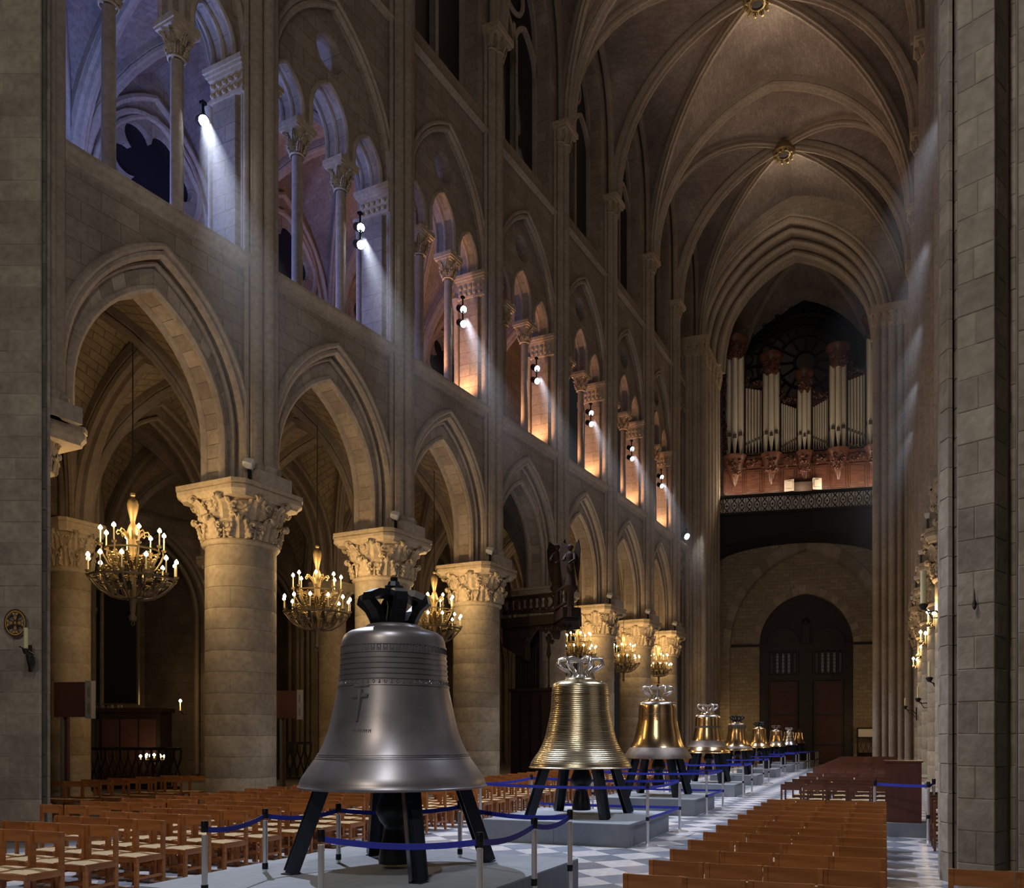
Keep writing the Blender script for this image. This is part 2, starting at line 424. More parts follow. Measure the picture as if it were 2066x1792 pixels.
# ------------------------------------------------------------------ carved capitals (local, axis at 0,0)
def leaf(b, ang, r0, z0, h, w, out, curl=True):
    """acanthus leaf: convex strip that rises along the bell and rolls out at its tip"""
    prof = [(0, 0, .7), (.01, .12, 1.0), (.02, .2, .82), (.03, .32, 1.08), (.05, .42, .8), (.07, .56, .98), (.12*out/.3, .68, .66), (.2*out/.3, .8, .72), (.55*out, .94, .42), (.9*out, .97, .4), (out, .87, .3), (.9*out, .76, .2)]
    vs = []; fs = []
    for q, (dr, dz, ww) in enumerate(prof):
        for k, (a, rr) in enumerate(((-1, .015), (-.72, .06), (-.42, .0), (0, .07), (.42, .0), (.72, .06), (1, .015))):
            r = r0+dr+rr; t = a*w*ww/2
            vs.append((r*cos(ang)-t*sin(ang), r*sin(ang)+t*cos(ang), z0+dz*h))
    for q in range(len(prof)-1):
        for k in range(6): fs.append((q*7+k, q*7+k+1, (q+1)*7+k+1, (q+1)*7+k))
    b.add(vs, fs)
    if curl: b.ball(((r0+out*.93)*cos(ang), (r0+out*.93)*sin(ang), z0+.84*h), w*.13, 8)
def leafcap(r, h, top, tiers=2, n=8, out=.3):
    b = MB(); b.lathe([(r*1.0, 0), (r*1.02, h*.3), (r*1.1, h*.7), (top, h)], 24)
    for t in range(tiers):
        for k in range(n):
            a = 2*pi*(k+.5*t)/n+pi/8*0
            corner = t == tiers-1 and abs(((a % (pi/2))-pi/4)) < .2
            leaf(b, a, r*(1.0+.05*t), h*t/tiers*.95, h/tiers*1.12, 2*pi*r/n*.95, out*(1.0+.35*t)*(1.5 if corner else 1))
        for k in range(n):        # curling tendrils between the leaves
            a = 2*pi*(k+.5+.5*t)/n; zc = h*(t+.62)/tiers; sc = r*.085
            b.tube([(r*1.04*cos(a), r*1.04*sin(a), h*t/tiers), (r*1.07*cos(a), r*1.07*sin(a), h*(t+.5)/tiers)], [.035, .03], 5)
            for sg in (-1, 1):
                pts = []
                for i in range(9):
                    q = -pi/2+i*.75; rad = sc*(1-i*.09); rr = r*(1.10+.06*t)+.05+.012*i
                    da = sg*(sc*1.05+rad*cos(q)*1.0-(0 if i else 0))/r
                    pts.append((rr*cos(a+da), rr*sin(a+da), zc+rad*sin(q)))
                b.tube(pts, [.026, .028, .028, .027, .025, .023, .02, .018, .015], 5)
            for sg in (-1, 1):    # side lobes of the leaf beside it
                for i in range(3):
                    aa = 2*pi*(k+.5*t)/n+sg*(.62-.10*i)*pi/n*1.05; z = h*(t+.18+.22*i)/tiers; rr = r*(1.05+.02*i)+.07
                    b.ball((rr*cos(aa), rr*sin(aa), z), .052, 6, 1.5)
    return b
def abacus(side, h, ch=.22):
    b = MB(); a = side/2
    def octo(a, c): return [(a, -a+c), (a, a-c), (a-c, a), (-a+c, a), (-a, a-c), (-a, -a+c), (-a+c, -a), (a-c, -a)]
    lv = [(.90, 0), (.92, .15), (.985, .36), (.985, .62), (.96, .64), (.96, .70), (1, .72), (1, 1)]
    vs = []; fs = []
    for k, z in lv: vs += [(x, y, z*h) for x, y in octo(a*k, ch*a*k)]
    for i in range(len(lv)-1):
        for k in range(8): k2 = (k+1) % 8; fs.append((i*8+k, i*8+k2, i*8+8+k2, i*8+8+k))
    fs.append(tuple(range(7, -1, -1))); m = (len(lv)-1)*8; fs.append(tuple(range(m, m+8)))
    return b.add(vs, fs)
angL = atan2(dL.y, dL.x)
# nave column: base, drums, astragal, leaf capital, octagonal abacus
RC = .84
base_me = MB().prism([(1.0*cos(pi/8+k*pi/4), 1.0*sin(pi/8+k*pi/4)) for k in range(8)], 0, .16).lathe([(.92, .16), (.95, .2), (.92, .25), (.88, .28), (RC, .32)], 32).mesh('base', M['drum'], 40)
def drum_me(h, off):
    b = MB(); n = 32
    for part in range(2):
        prof = [(RC-.014, 0), (RC-.003, .004), (RC, .012), (RC, h-.012), (RC-.003, h-.004), (RC-.014, h)]
        vs = []; fs = []; m = 17
        for r, z in prof:
            for k in range(m):
                e = .004 if k == 0 else (-.004 if k == m-1 else 0)
                rr = r-.012 if k in (0, m-1) else r
                a = off+pi*part+pi*k/(m-1)+e; vs.append((rr*cos(a), rr*sin(a), z))
        for i in range(5):
            for k in range(m-1): fs.append((i*m+k, i*m+k+1, (i+1)*m+k+1, (i+1)*m+k))
        b.add(vs, fs)
    b.lathe([(RC-.018, 0), (RC-.018, h)], 32)
    return b.mesh('drum', M['drum'], 40)
DH = (6.5-.32)/12
drums = [drum_me(DH, o) for o in (.3, 1.1, 2.0, 2.7)]
astr_me = MB().lathe([(RC, -.03), (RC+.05, -.01), (RC+.09, .05), (RC+.05, .11), (RC, .13)], 32).mesh('astragal', M['cap'], 40)
cap_me = leafcap(RC, .97, 1.04, 2, 8, .25).mesh('capital', M['cap'], 50)
aba_me = abacus(2.32, .36, .2).mesh('abacus', M['cap'])
def column(x, y, rz, label, group=None, simple=False):
    t = empty('stone_column', (x, y, 0), 0, label=label, cat='column', group=group)
    inst('base', base_me, t)
    for k in range(12):
        inst('drum', drums[(k*3+int(abs(x*7+y*3))) % 4], t, (0, 0, .32+k*DH))
    inst('astragal', astr_me, t, (0, 0, 6.5)); inst('capital', cap_me, t, (0, 0, 6.62), rz); inst('abacus', aba_me, t, (0, 0, 7.55), rz)
    return t
desc = {0: 'pale stone column half hidden behind the pier with the round painted cross', 1: 'thick pale stone column nearest the camera with leafy capital, left of the dark bell',
        2: 'stone column standing behind the crown of the dark bell', 3: 'stone column just right of the dark bell, lit warm by a chandelier',
        4: 'stone column behind the dark carved wooden canopy', 5: 'stone column right of the carved canopy, behind the bright gold bell',
        6: 'stone column behind the bell with the dark rough lip', 7: 'last and smallest column of the long arcade, beside the tower pier'}
for n in range(1, 8):
    p = PL[n]+nL*.6; column(p.x, p.y, angL, desc[n], 'columns of the long arcade')
descR = {2: 'nearest column of the short strip of arcade behind the right pier', 3: 'second column of the arcade strip behind the right pier, under a leafy capital',
         4: 'third column of the arcade strip behind the right pier', 5: 'fourth column of the arcade strip behind the right pier', 6: 'fifth column of the arcade strip behind the right pier, lit from above',
         7: 'farthest column of the arcade strip, next to the tower pier'}
for n in range(2, 8): column(PR[n].x+.65, PR[n].y, 0, descR[n], 'columns of the right arcade')

# ------------------------------------------------------------------ nave elevation, one bay after the other
small_cap = MB().lathe([(.16, 0), (.165, .12), (.20, .32), (.26, .5)], 14)
for t_ in range(2):
    for k in range(6): leaf(small_cap, 2*pi*(k+.5*t_)/6, .155+.02*t_, .02+.22*t_, .27, .17, .10+.05*t_)
small_cap.lathe([(.18, -.06), (.21, -.03), (.18, 0)], 14, cap=False)
def sq(b, a, z0, z1): return b.box(-a, a, -a, a, z0, z1)
sq(small_cap, .27, .5, .56); sq(small_cap, .33, .56, .62); sq(small_cap, .36, .62, .76)
smallcap_me = small_cap.mesh('capital', M['cap'], 50)
NV = 13
def voussoirs(a, rise, th, t0, t1, z0, L):
    """wedge stones of an arch ring between the intrados (a, rise) and a ring th outside it"""
    ins = arch(L/2, a, z0, rise, NV); out = arch(L/2, a+th, z0, rise+th*1.05, NV); res = []
    for i in range(2*NV):
        b = MB(); e = .06
        def q(l, f): x0, z_0 = l[i]; x1, z_1 = l[i+1]; return (x0+(x1-x0)*f, z_0+(z_1-z_0)*f)
        a0, a1, b1, b0 = q(ins, e*.35), q(ins, 1-e*.35), q(out, 1-e*.35), q(out, e*.35)
        vs = [(p[0], t, p[1]) for t in (t0, t1) for p in (a0, a1, b1, b0)]
        b.add(vs, [(0, 1, 2, 3), (7, 6, 5, 4), (0, 4, 5, 1), (1, 5, 6, 2), (2, 6, 7, 3), (3, 7, 4, 0)]); res.append(b)
    return res
def build_bay(root, A, B, nrm, n, full=True):
    L = (B-A).length; d = (B-A)/L
    def fn(s, t, z): return (A.x+d.x*s+nrm.x*t, A.y+d.y*s+nrm.y*t, z)
    T = 1.2; c = L/2
    # main arcade: three orders
    a1, r1, a2, r2 = L/2-.42, 4.55, L/2-.80, 3.85
    for (a, r, t0, t1) in ((a1, r1, 0, .28), (a2, r2, .28, .92), (a1, r1, .92, T)):
        out = [(0, ZA), *[(x, z) for x, z in arch(c, a, ZA, r, 14)], (L, ZA), (L, ZS-.35), (0, ZS-.35)]
        MB().slab(out, [], t0, t1).build('arcade_wall', M['wall'], root, fn=fn)
    if full:
        for v in voussoirs(a2-.015, r2-.015, .42, .27, .93, ZA, L): v.build('voussoir', M['vouss'], root, fn=fn)
    mo = MB(); prof = rollprof(.09)
    for a, r, t, k in ((a1+.13, r1+.15, -.03, .09), (a1-.02, r1-.02, .03, .10), (a1-.16, r1-.18, .22, .06), (a2+.0, r2+.0, .30, .10), (a2, r2, .90, .10), (a1, r1, T, .09)):
        mo.sweep(p3(arch(c, a, ZA, r, 14), t), (0, -1, 0), rollprof(k))
    mo.build('arch_moulding', M['mould'], root, 50, fn)
    # string course under the tribune
    prof = [(0, -.35), (-.10, -.33), (-.13, -.22), (-.20, -.18), (-.24, -.10), (-.24, -.02), (-.18, 0), (.0, .02), (T, .02), (T, -.35)]
    b = MB(); n_ = len(prof)
    b.add([(x, t, ZS+z) for x in (0, L) for t, z in prof], [(i, (i+1) % n_, n_+(i+1) % n_, n_+i) for i in range(n_)])
    b.build('string_course', M['mould'], root, fn=fn)
    # tribune: relieving arch, then the triple arcade with oculus
    s0, s1 = .075*L, .925*L; ar = (s1-s0)/2; ZC0 = 18.25
    out = [(0, ZS), (s0, ZS), *arch(c, ar, 17.9, 4.0, 14), (s1, ZS), (L, ZS), (L, ZC-.15), (0, ZC-.15)]
    MB().slab(out, [], 0, .22).build('tribune_wall', M['wall'], root, fn=fn)
    c1, c2 = .345*L, .655*L; hb = .13
    aS, aM = (c1-hb-(s0+.12))/2, (c2-c1)/2-hb
    sideL = arch(s0+.12+aS, aS, ZC0, 1.15, 8); mid = arch(c, aM, ZC0, 1.65, 8); sideR = arch(s1-.12-aS, aS, ZC0, 1.15, 8)
    bottom = ZS
    out = [(s0-.3, bottom), (s0+.12, bottom), *sideL, *mid, *sideR, (s1-.12, bottom), (s1+.3, bottom), (s1+.3, 22.2), (s0-.3, 22.2)]
    MB().slab(out, [list(reversed(circle(c, 20.72, .5, 20)))], .22, .98).build('tribune_arcade', M['wall'], root, fn=fn)
    mo = MB()
    mo.sweep(p3([(s0, ZS), *arch(c, ar, 17.9, 4.0, 14), (s1, ZS)], .04), (0, -1, 0), rollprof(.085))
    mo.sweep(p3(arch(c, ar+.16, 17.9, 4.18, 14), -.02), (0, -1, 0), rollprof(.06))
    for l in (sideL, mid, sideR):
        mo.sweep(p3(l, .24), (0, -1, 0), rollprof(.07)); mo.sweep(p3(l, .6), (0, -1, 0), rollprof(.07)); mo.sweep(p3(l, .95), (0, -1, 0), rollprof(.07))
    mo.build('tribune_moulding', M['mould'], root, 50, fn)
    for cc in (c1, c2):
        o = MB().lathe([(.21, ZS), (.21, ZS+.12), (.17, ZS+.2), (.19, ZS+.26), (.145, ZS+.32), (.135, 17.43)], 16, (cc, .58, 0)).build('colonnette', M['mould'], root, 40, fn)
        x, y, z = fn(cc, .58, 17.49); k = bpy.data.objects.new('capital', smallcap_me); C.objects.link(k); k.parent = o
        k.location = (x, y, z); k.rotation_euler = (0, 0, atan2(d.y, d.x))
    for e, sg in ((s0, 1), (s1, -1)):     # carved impost band of the two jambs
        b = MB()
        for z0, z1, q in ((17.44, 17.52, .05), (17.52, 17.98, .02), (17.98, 18.06, .07), (18.06, 18.14, .12), (18.14, 18.26, .16)):
            b.box(min(e-sg*.3, e+sg*(.12+q)), max(e-sg*.3, e+sg*(.12+q)), -.04-q*.6, 1.0+q, z0, z1)
        for k in range(5):
            for z in (17.6, 17.82):
                b.ball((e+sg*.16, .12+k*.2, z), .075, 6)
        b.ball((e-sg*.05, -.05, 17.7), .08, 6)
        b.build('impost', M['cap'], root, 40, fn)
    # clerestory
    zb = ZC; aw = .345*L
    prof = [(0, -.15), (-.12, -.13), (-.18, -.05), (-.15, .02), (0, .08), (0.02, .08), (.02, -.15)]; n_ = len(prof)
    MB().add([(x, t, zb+z) for x in (0, L) for t, z in prof], [(i, (i+1) % n_, n_+(i+1) % n_, n_+i) for i in range(n_)]).build('string_course', M['mould'], root, fn=fn)
    win = [(c-aw, zb+.6), *arch(c, aw, 29.6, 3.2, 12), (c+aw, zb+.6)]
    MB().slab([(0, zb-.1), (L, zb-.1), (L, 36.5), (0, 36.5)], [list(reversed(win))], 0, .8).build('clerestory_wall', M['wall'], root, fn=fn)
    MB().add([(c-aw, -.01, zb+.1), (c+aw, -.01, zb+.1), (c+aw, .8, zb+1.1), (c-aw, .8, zb+1.1)], [(0, 1, 2, 3)]).build('window_slope', M['wall'], root, fn=fn)
    b = MB(); k = .08
    b.box(c-k, c+k, .55, .75, zb+.7, 29.6); b.box(c-aw, c-aw+.12, .55, .75, zb+.8, 29.8); b.box(c+aw-.12, c+aw, .55, .75, zb+.8, 29.8)
    for sg in (-1, 1): b.sweep(p3(arch(c+sg*aw/2, aw/2-.03, 28.6, 1.4, 8), .65), (0, -1, 0), [(-.09, -.1), (.09, -.1), (.09, .1), (-.09, .1)])
    b.tube([(x, .65, z) for x, z in circle(c, 30.9, .78, 20)], .1, 6, closed=True)
    b.sweep(p3(arch(c, aw, 29.6, 3.2, 12), .65), (0, -1, 0), [(-.12, -.1), (.06, -.1), (.06, .1), (-.12, .1)])
    b.lathe([(.09, 0), (.07, .2), (.065, 5.0)], 8, (c, .48, zb+.6))
    b.build('window_tracery', M['mould'], root, 50, fn)
    MB().slab([(c-aw-.1, zb+.4), (c+aw+.1, zb+.4), (c+aw+.1, 33.2), (c-aw-.1, 33.2)], [], .72, .78).build('window_glass', M['glassdark'], root, fn=fn)
    # upper wall above the arcade between string courses is the tribune wall; inner floor of the tribune
def shafts(root, P, d, nrm, major, sgn=1):
    """bundle of wall shafts that stands on the abacus and carries the vault"""
    def fn(s, t, z): return (P.x+d.x*s+nrm.x*t, P.y+d.y*s+nrm.y*t, z)
    o = MB().box(-.40, .40, -.10, .12, ZA, ZV)
    for s, t, r in ((-.25, -.20, .15), (.25, -.20, .15), (0, -.33, .14)):
        o.lathe([(r+.09, ZA), (r+.09, ZA+.35), (r+.06, ZA+.42), (r+.08, ZA+.5), (r+.02, ZA+.58), (r, ZA+.62), (r, ZV-.75)], 12, (s, t, 0))
    for s, t, r in ((-.44, -.06, .07), (.44, -.06, .07), (-.38, -.19, .045), (.38, -.19, .045)): o.lathe([(r+.03, ZA), (r+.03, ZA+.4), (r, ZA+.5), (r, ZV-.3)], 8, (s, t, 0))
    o.box(-.52, .52, -.58, .1, ZA, ZA+.32)
    for z in (ZS-.18, ZC-.02): o.box(-.44, .44, -.12, .1, z-.1, z+.1)
    w = o.build('wall_shaft', M['mould'], root, 40, fn)
    cb = MB()
    for s, t, r in ((-.25, -.20, .15), (.25, -.20, .15), (0, -.33, .14)):
        cb.lathe([(r+.03, ZV-.8), (r+.05, ZV-.77), (r+.02, ZV-.74), (r+.02, ZV-.6), (r+.10, ZV-.3)], 10, (s, t, 0))
        for k in range(6): 
            q = MB(); leaf(q, 2*pi*k/6, r, 0, .42, .14, .12); cb.add([(x+s, y+t, z+ZV-.72) for x, y, z in q.v], q.f)
    cb.box(-.5, .5, -.58, .1, ZV-.3, ZV-.2); cb.box(-.56, .56, -.64, .1, ZV-.2, ZV)
    cb.build('capital', M['cap'], w, 50, fn)
wl = empty('wall_left', kind='structure'); wr = empty('wall_right', kind='structure')
for n in range(1, 9): build_bay(wl, PL[n-1], PL[n], nL, n, full=n <= 4)
for n in range(0, 8): shafts(wl, PL[n], dL, nL, n % 2 == 0)
for n in range(2, 9): build_bay(wr, PR[n], PR[n-1], nR, n, full=False)
for n in range(1, 8): shafts(wr, PR[n], Vector((0, -1)), nR, n % 2 == 0)
# aisle depths
TA, TO = 7.3, 13.6
# tribune floor over the aisle, roof beyond
def wfn(P, d, nrm):
    return lambda s, t, z: (P.x+d.x*s+nrm.x*t, P.y+d.y*s+nrm.y*t, z)

# ------------------------------------------------------------------ vault pieces
def ribcurve(P0, K, z0, zk, n=12, stilt=0):
    """curve from springer P0 (plan) at z0 to K (plan) at zk; pointed or elliptic by proportion"""
    P0 = Vector(P0); K = Vector(K); a = (K-P0).length; r = zk-z0-stilt; out = []
    if stilt: out.append(Vector((P0.x, P0.y, z0)))
    if r >= a:
        R = (a*a+r*r)/(2*a); th = acos((R-a)/R)
        seq = [(R-R*cos(th*i/n), R*sin(th*i/n)) for i in range(n+1)]
    else: seq = [(a*(1-cos(pi/2*i/n)), r*sin(pi/2*i/n)) for i in range(n+1)]
    for x, z in seq:
        q = P0+(K-P0)*(x/a); out.append(Vector((q.x, q.y, z0+stilt+z)))
    if stilt: out = out[1:]; out[0] = Vector((P0.x, P0.y, z0)) if False else out[0]
    return out
def cell(curA, curB, name, m, root, na=10):
    """web ruled between a rib and its neighbour, from the springer to the ridge"""
    n = len(curA); b = MB(); uv = []; la = 0
    for i in range(n):
        if i: la += ((curA[i]-curA[i-1]).length+(curB[i]-curB[i-1]).length)/2
        wd = (curA[i]-curB[i]).length
        for k in range(na+1):
            f = k/na; p = curA[i].lerp(curB[i], f); p.z += .10*wd*f*(1-f)
            b.v.append(tuple(p)); uv.append(((f-.5)*wd+20, la))
    for i in range(n-1):
        for k in range(na): b.f.append((i*(na+1)+k, i*(na+1)+k+1, (i+1)*(na+1)+k+1, (i+1)*(na+1)+k))
    b.uvs = uv
    return b.build(name, m, root, True)
def ribsweep(b, cur, w=.34, h=.42, rolls=True):
    d = Vector((cur[-1].x-cur[0].x, cur[-1].y-cur[0].y, 0)).normalized(); nrm = d.cross(Vector((0, 0, 1)))
    if rolls:
        prof = [(.08, -w/2), (.08, w/2), (-h*.35, w/2), (-h*.42, w*.42), (-h*.55, w*.5), (-h*.75, w*.42), (-h*.8, w*.22), (-h, w*.12), (-h, -w*.12), (-h*.8, -w*.22), (-h*.75, -w*.42), (-h*.55, -w*.5), (-h*.42, -w*.42), (-h*.35, -w/2)]
    else: prof = [(.05, -w/2), (.05, w/2), (-h*.6, w/2), (-h, w*.2), (-h, -w*.2), (-h*.6, -w/2)]
    # in-plane 'a' must point up/outwards: nrm x tangent
    t = (cur[1]-cur[0]).normalized(); a = nrm.cross(t)
    mid = (cur[0]+cur[-1])/2
    prof2 = prof if a.z > 0 or a.dot(cur[0]-cur[-1]) > 0 else [(-x, y) for x, y in prof]
    b.sweep(cur, nrm, prof2)

# ------------------------------------------------------------------ nave vault (sexpartite)
ceil = empty('ceiling', kind='structure')
AX = -5.35
def spL(n): p = PL[n]-nL*.2; return Vector((p.x, p.y))
def spR(n): return Vector((XR-.2, PR[n].y))
for k in (1, 3, 5, 7):
    K = Vector((AX, (PL[k].y+PR[k].y)/2))
    T0 = Vector((AX+(.2 if k == 1 else 0), (PL[k-1].y+PR[k-1].y)/2)); T1 = Vector((AX, (PL[k+1].y+PR[k+1].y)/2))
    zr = ZK; zt = ZK-.15
    ribs = MB()
    for sp, sgn in ((spL, -1), (spR, 1)):
        a, m, c_ = sp(k-1), sp(k), sp(k+1)
        Da, Dc = ribcurve(a, K, ZV, zr), ribcurve(c_, K, ZV, zr); Dm = ribcurve(m, K, ZV, zr)
        Ta, Tc = ribcurve(a, T0, ZV, zt), ribcurve(c_, T1, ZV, zt)
        w1 = (a+m)/2; w2 = (m+c_)/2
        def wallcurve(p, q):
            n_ = 12; return [Vector((*(p+(q-p)*(1-cos(pi/2*i/n_))), ZV+6.9*sin(pi/2*i/n_)**.55)) for i in range(n_+1)]
        for A_, B_, nm in ((Ta, Da, 'vault_web'), (Tc, Dc, 'vault_web'), (Da, wallcurve(a, w1), 'vault_web'), (Dm, wallcurve(m, w1), 'vault_web'),
                           (Dm, wallcurve(m, w2), 'vault_web'), (Dc, wallcurve(c_, w2), 'vault_web')):
            cell(A_, B_, nm, M['vault'], ceil)
        for cur in (Da, Dc, Dm):
            rb = MB(); ribsweep(rb, cur, .36, .46); rb.build('rib', M['rib'], ceil, 45)
        for cur in (Ta, Tc) if k == 7 else (Ta,):
            rb = MB(); ribsweep(rb, cur, .52, .55); rb.build('transverse_rib', M['rib'], ceil, 45)
        for p, q in ((a, w1), (m, w1), (m, w2), (c_, w2)):
            rb = MB(); cw = wallcurve(p, q); ribsweep(rb, cw, .3, .26, False); rb.build('wall_rib', M['rib'], ceil, 45)
    bo = MB().lathe([(.25, 0), (.5, .02), (.62, .1), (.62, .25), (.5, .5)], 20, (K.x, K.y, zr-.72), cap=False)
    for q in range(10):
        l = MB(); leaf(l, 2*pi*q/10, .36, 0, .26, .24, .2); bo.add([(x+K.x, y+K.y, zr-.72-z*.5) for x, y, z in l.v], l.f)
    bo.lathe([(.27, -.02), (.30, .0), (.27, .03)], 16, (K.x, K.y, zr-.74), cap=False)
    ob = bo.build('roof_boss', M['gilt'] if k in (3, 5, 7) else M['cap'], ceil, 45)
    MB().lathe([(.26, 0), (.26, .3)], 14, (K.x, K.y, zr-.70)).build('boss_opening', M['void'], ob)  # black plug stands in for the shaded hole of the boss

# ------------------------------------------------------------------ side aisles and tribunes of the long side
def quad(root, a, b, c_, d_, z0, zk, mname, ribw=.34, wallz=None, ridge=.0, names=('aisle_vault', 'rib')):
    """four-part vault over the corners a b c d (plan, in order)"""
    P = [Vector(p) for p in (a, b, c_, d_)]; K = (P[0]+P[1]+P[2]+P[3])/4
    for i in range(4):
        p, q = P[i], P[(i+1) % 4]; mid = (p+q)/2; zw = wallz or zk-.35
        for r in (p, q):
            cell(ribcurve(r, K, z0, zk, 9), ribcurve(r, mid, z0, zw, 9), names[0], M[mname], root, 6)
    rb = MB()
    for p in P: ribsweep(rb, ribcurve(p, K, z0, zk, 9), ribw, .34)
    rb.lathe([(.1, -.1), (.28, 0), (.28, .3)], 12, (K.x, K.y, zk-.45))
    rb.build(names[1], M['arib'] if mname == 'avault' else M['rib'], root, 45)
    return K
asl = empty('trim_1', kind='structure')     # aisle arcade, aisle vaults
COLR = .62
def slimcolumn(x, y, rz, label, group):
    t = empty('aisle_column', (x, y, 0), 0, label=label, cat='column', group=group)
    k = COLR
    inst('base', base_me, t, scale=(k, k, .9)); 
    for q in range(12): inst('drum', drums[(q*3+int(abs(x*5))) % 4], t, (0, 0, .288+q*(6.5-.288)/12), scale=(k, k, (6.5-.288)/12/DH))
    inst('astragal', astr_me, t, (0, 0, 6.5), scale=(k, k, 1)); inst('capital', cap_me, t, (0, 0, 6.62), rz, scale=(k, k, 1)); inst('abacus', aba_me, t, (0, 0, 7.55), rz, scale=(k, k, 1))
adesc = {0: 'slim aisle column behind the wall pier with the painted cross', 1: 'slim column in the dark aisle seen through the first arch', 2: 'slim aisle column hidden behind the thick nearest column',
         3: 'slim aisle column seen under the second chandelier', 4: 'slim aisle column behind the dark bell', 5: 'slim aisle column far behind the carved canopy'}
for n in range(0, 6):
    p = PL[n]+nL*TA; slimcolumn(p.x, p.y, angL, adesc[n], 'slim columns between the two aisles')
for n in range(1, 9):
    A, B = PL[n-1], PL[n]; L = (B-A).length; d = (B-A)/L; fn = wfn(A, d, nL); c = L/2
    # arch between the aisles
    for (a, r, t0, t1) in ((L/2-.42, 4.3, TA-.32, TA-.1), (L/2-.7, 3.9, TA-.1, TA+.25)):
        out = [(0, ZA), *arch(c, a, ZA, r, 12), (L, ZA), (L, 13.3), (0, 13.3)]
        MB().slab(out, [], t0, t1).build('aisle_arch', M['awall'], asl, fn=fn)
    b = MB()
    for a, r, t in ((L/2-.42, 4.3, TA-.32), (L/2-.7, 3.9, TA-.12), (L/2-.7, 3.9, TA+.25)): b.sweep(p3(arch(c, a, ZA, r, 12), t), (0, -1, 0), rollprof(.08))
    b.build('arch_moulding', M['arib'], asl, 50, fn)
    q = lambda s, t: Vector(fn(s, t, 0)[:2])
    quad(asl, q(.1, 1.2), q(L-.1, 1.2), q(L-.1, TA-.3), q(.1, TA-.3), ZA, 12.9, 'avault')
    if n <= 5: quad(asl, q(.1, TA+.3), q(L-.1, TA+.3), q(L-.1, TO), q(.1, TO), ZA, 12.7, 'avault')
    # transverse arches across both aisles
    b = MB()
    for t0, t1 in ((1.0, TA-.2), (TA+.2, TO)):
        m_ = q(L, (t0+t1)/2)
        for t in (t0, t1): ribsweep(b, ribcurve(q(L, t), m_, ZA, 12.4, 10), .6, .5)
    b.build('transverse_rib', M['arib'], asl, 45)
    # outer wall with the mouth of a side chapel
    out = [(0, 0), (c-1.95, 0), *arch(c, 1.95, 6.6, 3.2, 10), (c+1.95, 0), (L, 0), (L, 13.3), (0, 13.3)]
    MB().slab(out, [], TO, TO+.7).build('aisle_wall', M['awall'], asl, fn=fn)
    b = MB()
    for a, t in ((1.95, TO+.02), (2.2, TO-.03), (1.75, TO+.3)): b.sweep(p3([(c-a, .3), *arch(c, a, 6.6, 3.0+a-1.75, 10), (c+a, .3)], t), (0, -1, 0), rollprof(.09))
    for t, s in ((TO-.15, .16), (TO-.3, 0), (TO-.15, -.16)):
        b.lathe([(.16, 0), (.16, .5), (.1, .6), (.1, ZA-.5), (.2, ZA)], 10, (s+L, t, 0))
    for s in (-.45, .45): b.lathe([(.14, 0), (.14, .5), (.09, .6), (.09, 6.3), (.16, 6.6)], 10, (s+L, TO-.05, 0))
    b.build('chapel_moulding', M['arib'], asl, 50, fn)
    MB().slab([(0, 0), (L, 0), (L, 11), (0, 11)], [], TO+4.0, TO+4.2).build('chapel_wall', M['awall'], asl, fn=fn)
    MB().slab([(L-.5, 0), (L-.5+1, 0), (L+.5, 11), (L-.5, 11)], [], TO+.7, TO+4.0).build('chapel_wall', M['awall'], asl, fn=fn)
    b = MB(); 
    MB().slab([(c-1.5, 3.6), *arch(c, 1.5, 7.4, 2.0, 8), (c+1.5, 3.6)], [], TO+3.9, TO+4.0).build('chapel_window', M['glassdark'], asl, fn=fn)
    MB().box(0, L, TO, TO+4.2, 10.6, 10.8).build('chapel_ceiling', M['mortar'], asl, fn=fn)
trb = empty('trim_2', kind='structure')     # tribune
def sexfoil(cx, cz, R, r, n=6, m=11):
    out = []
    for k in range(n):
        a0 = 2*pi*k/n+.12
        for i in range(m):
            q = a0+(-1.95+3.9*i/(m-1))*1.0
            out.append((cx+R*cos(a0)+r*cos(q), cz+R*sin(a0)+r*sin(q)))
    return out
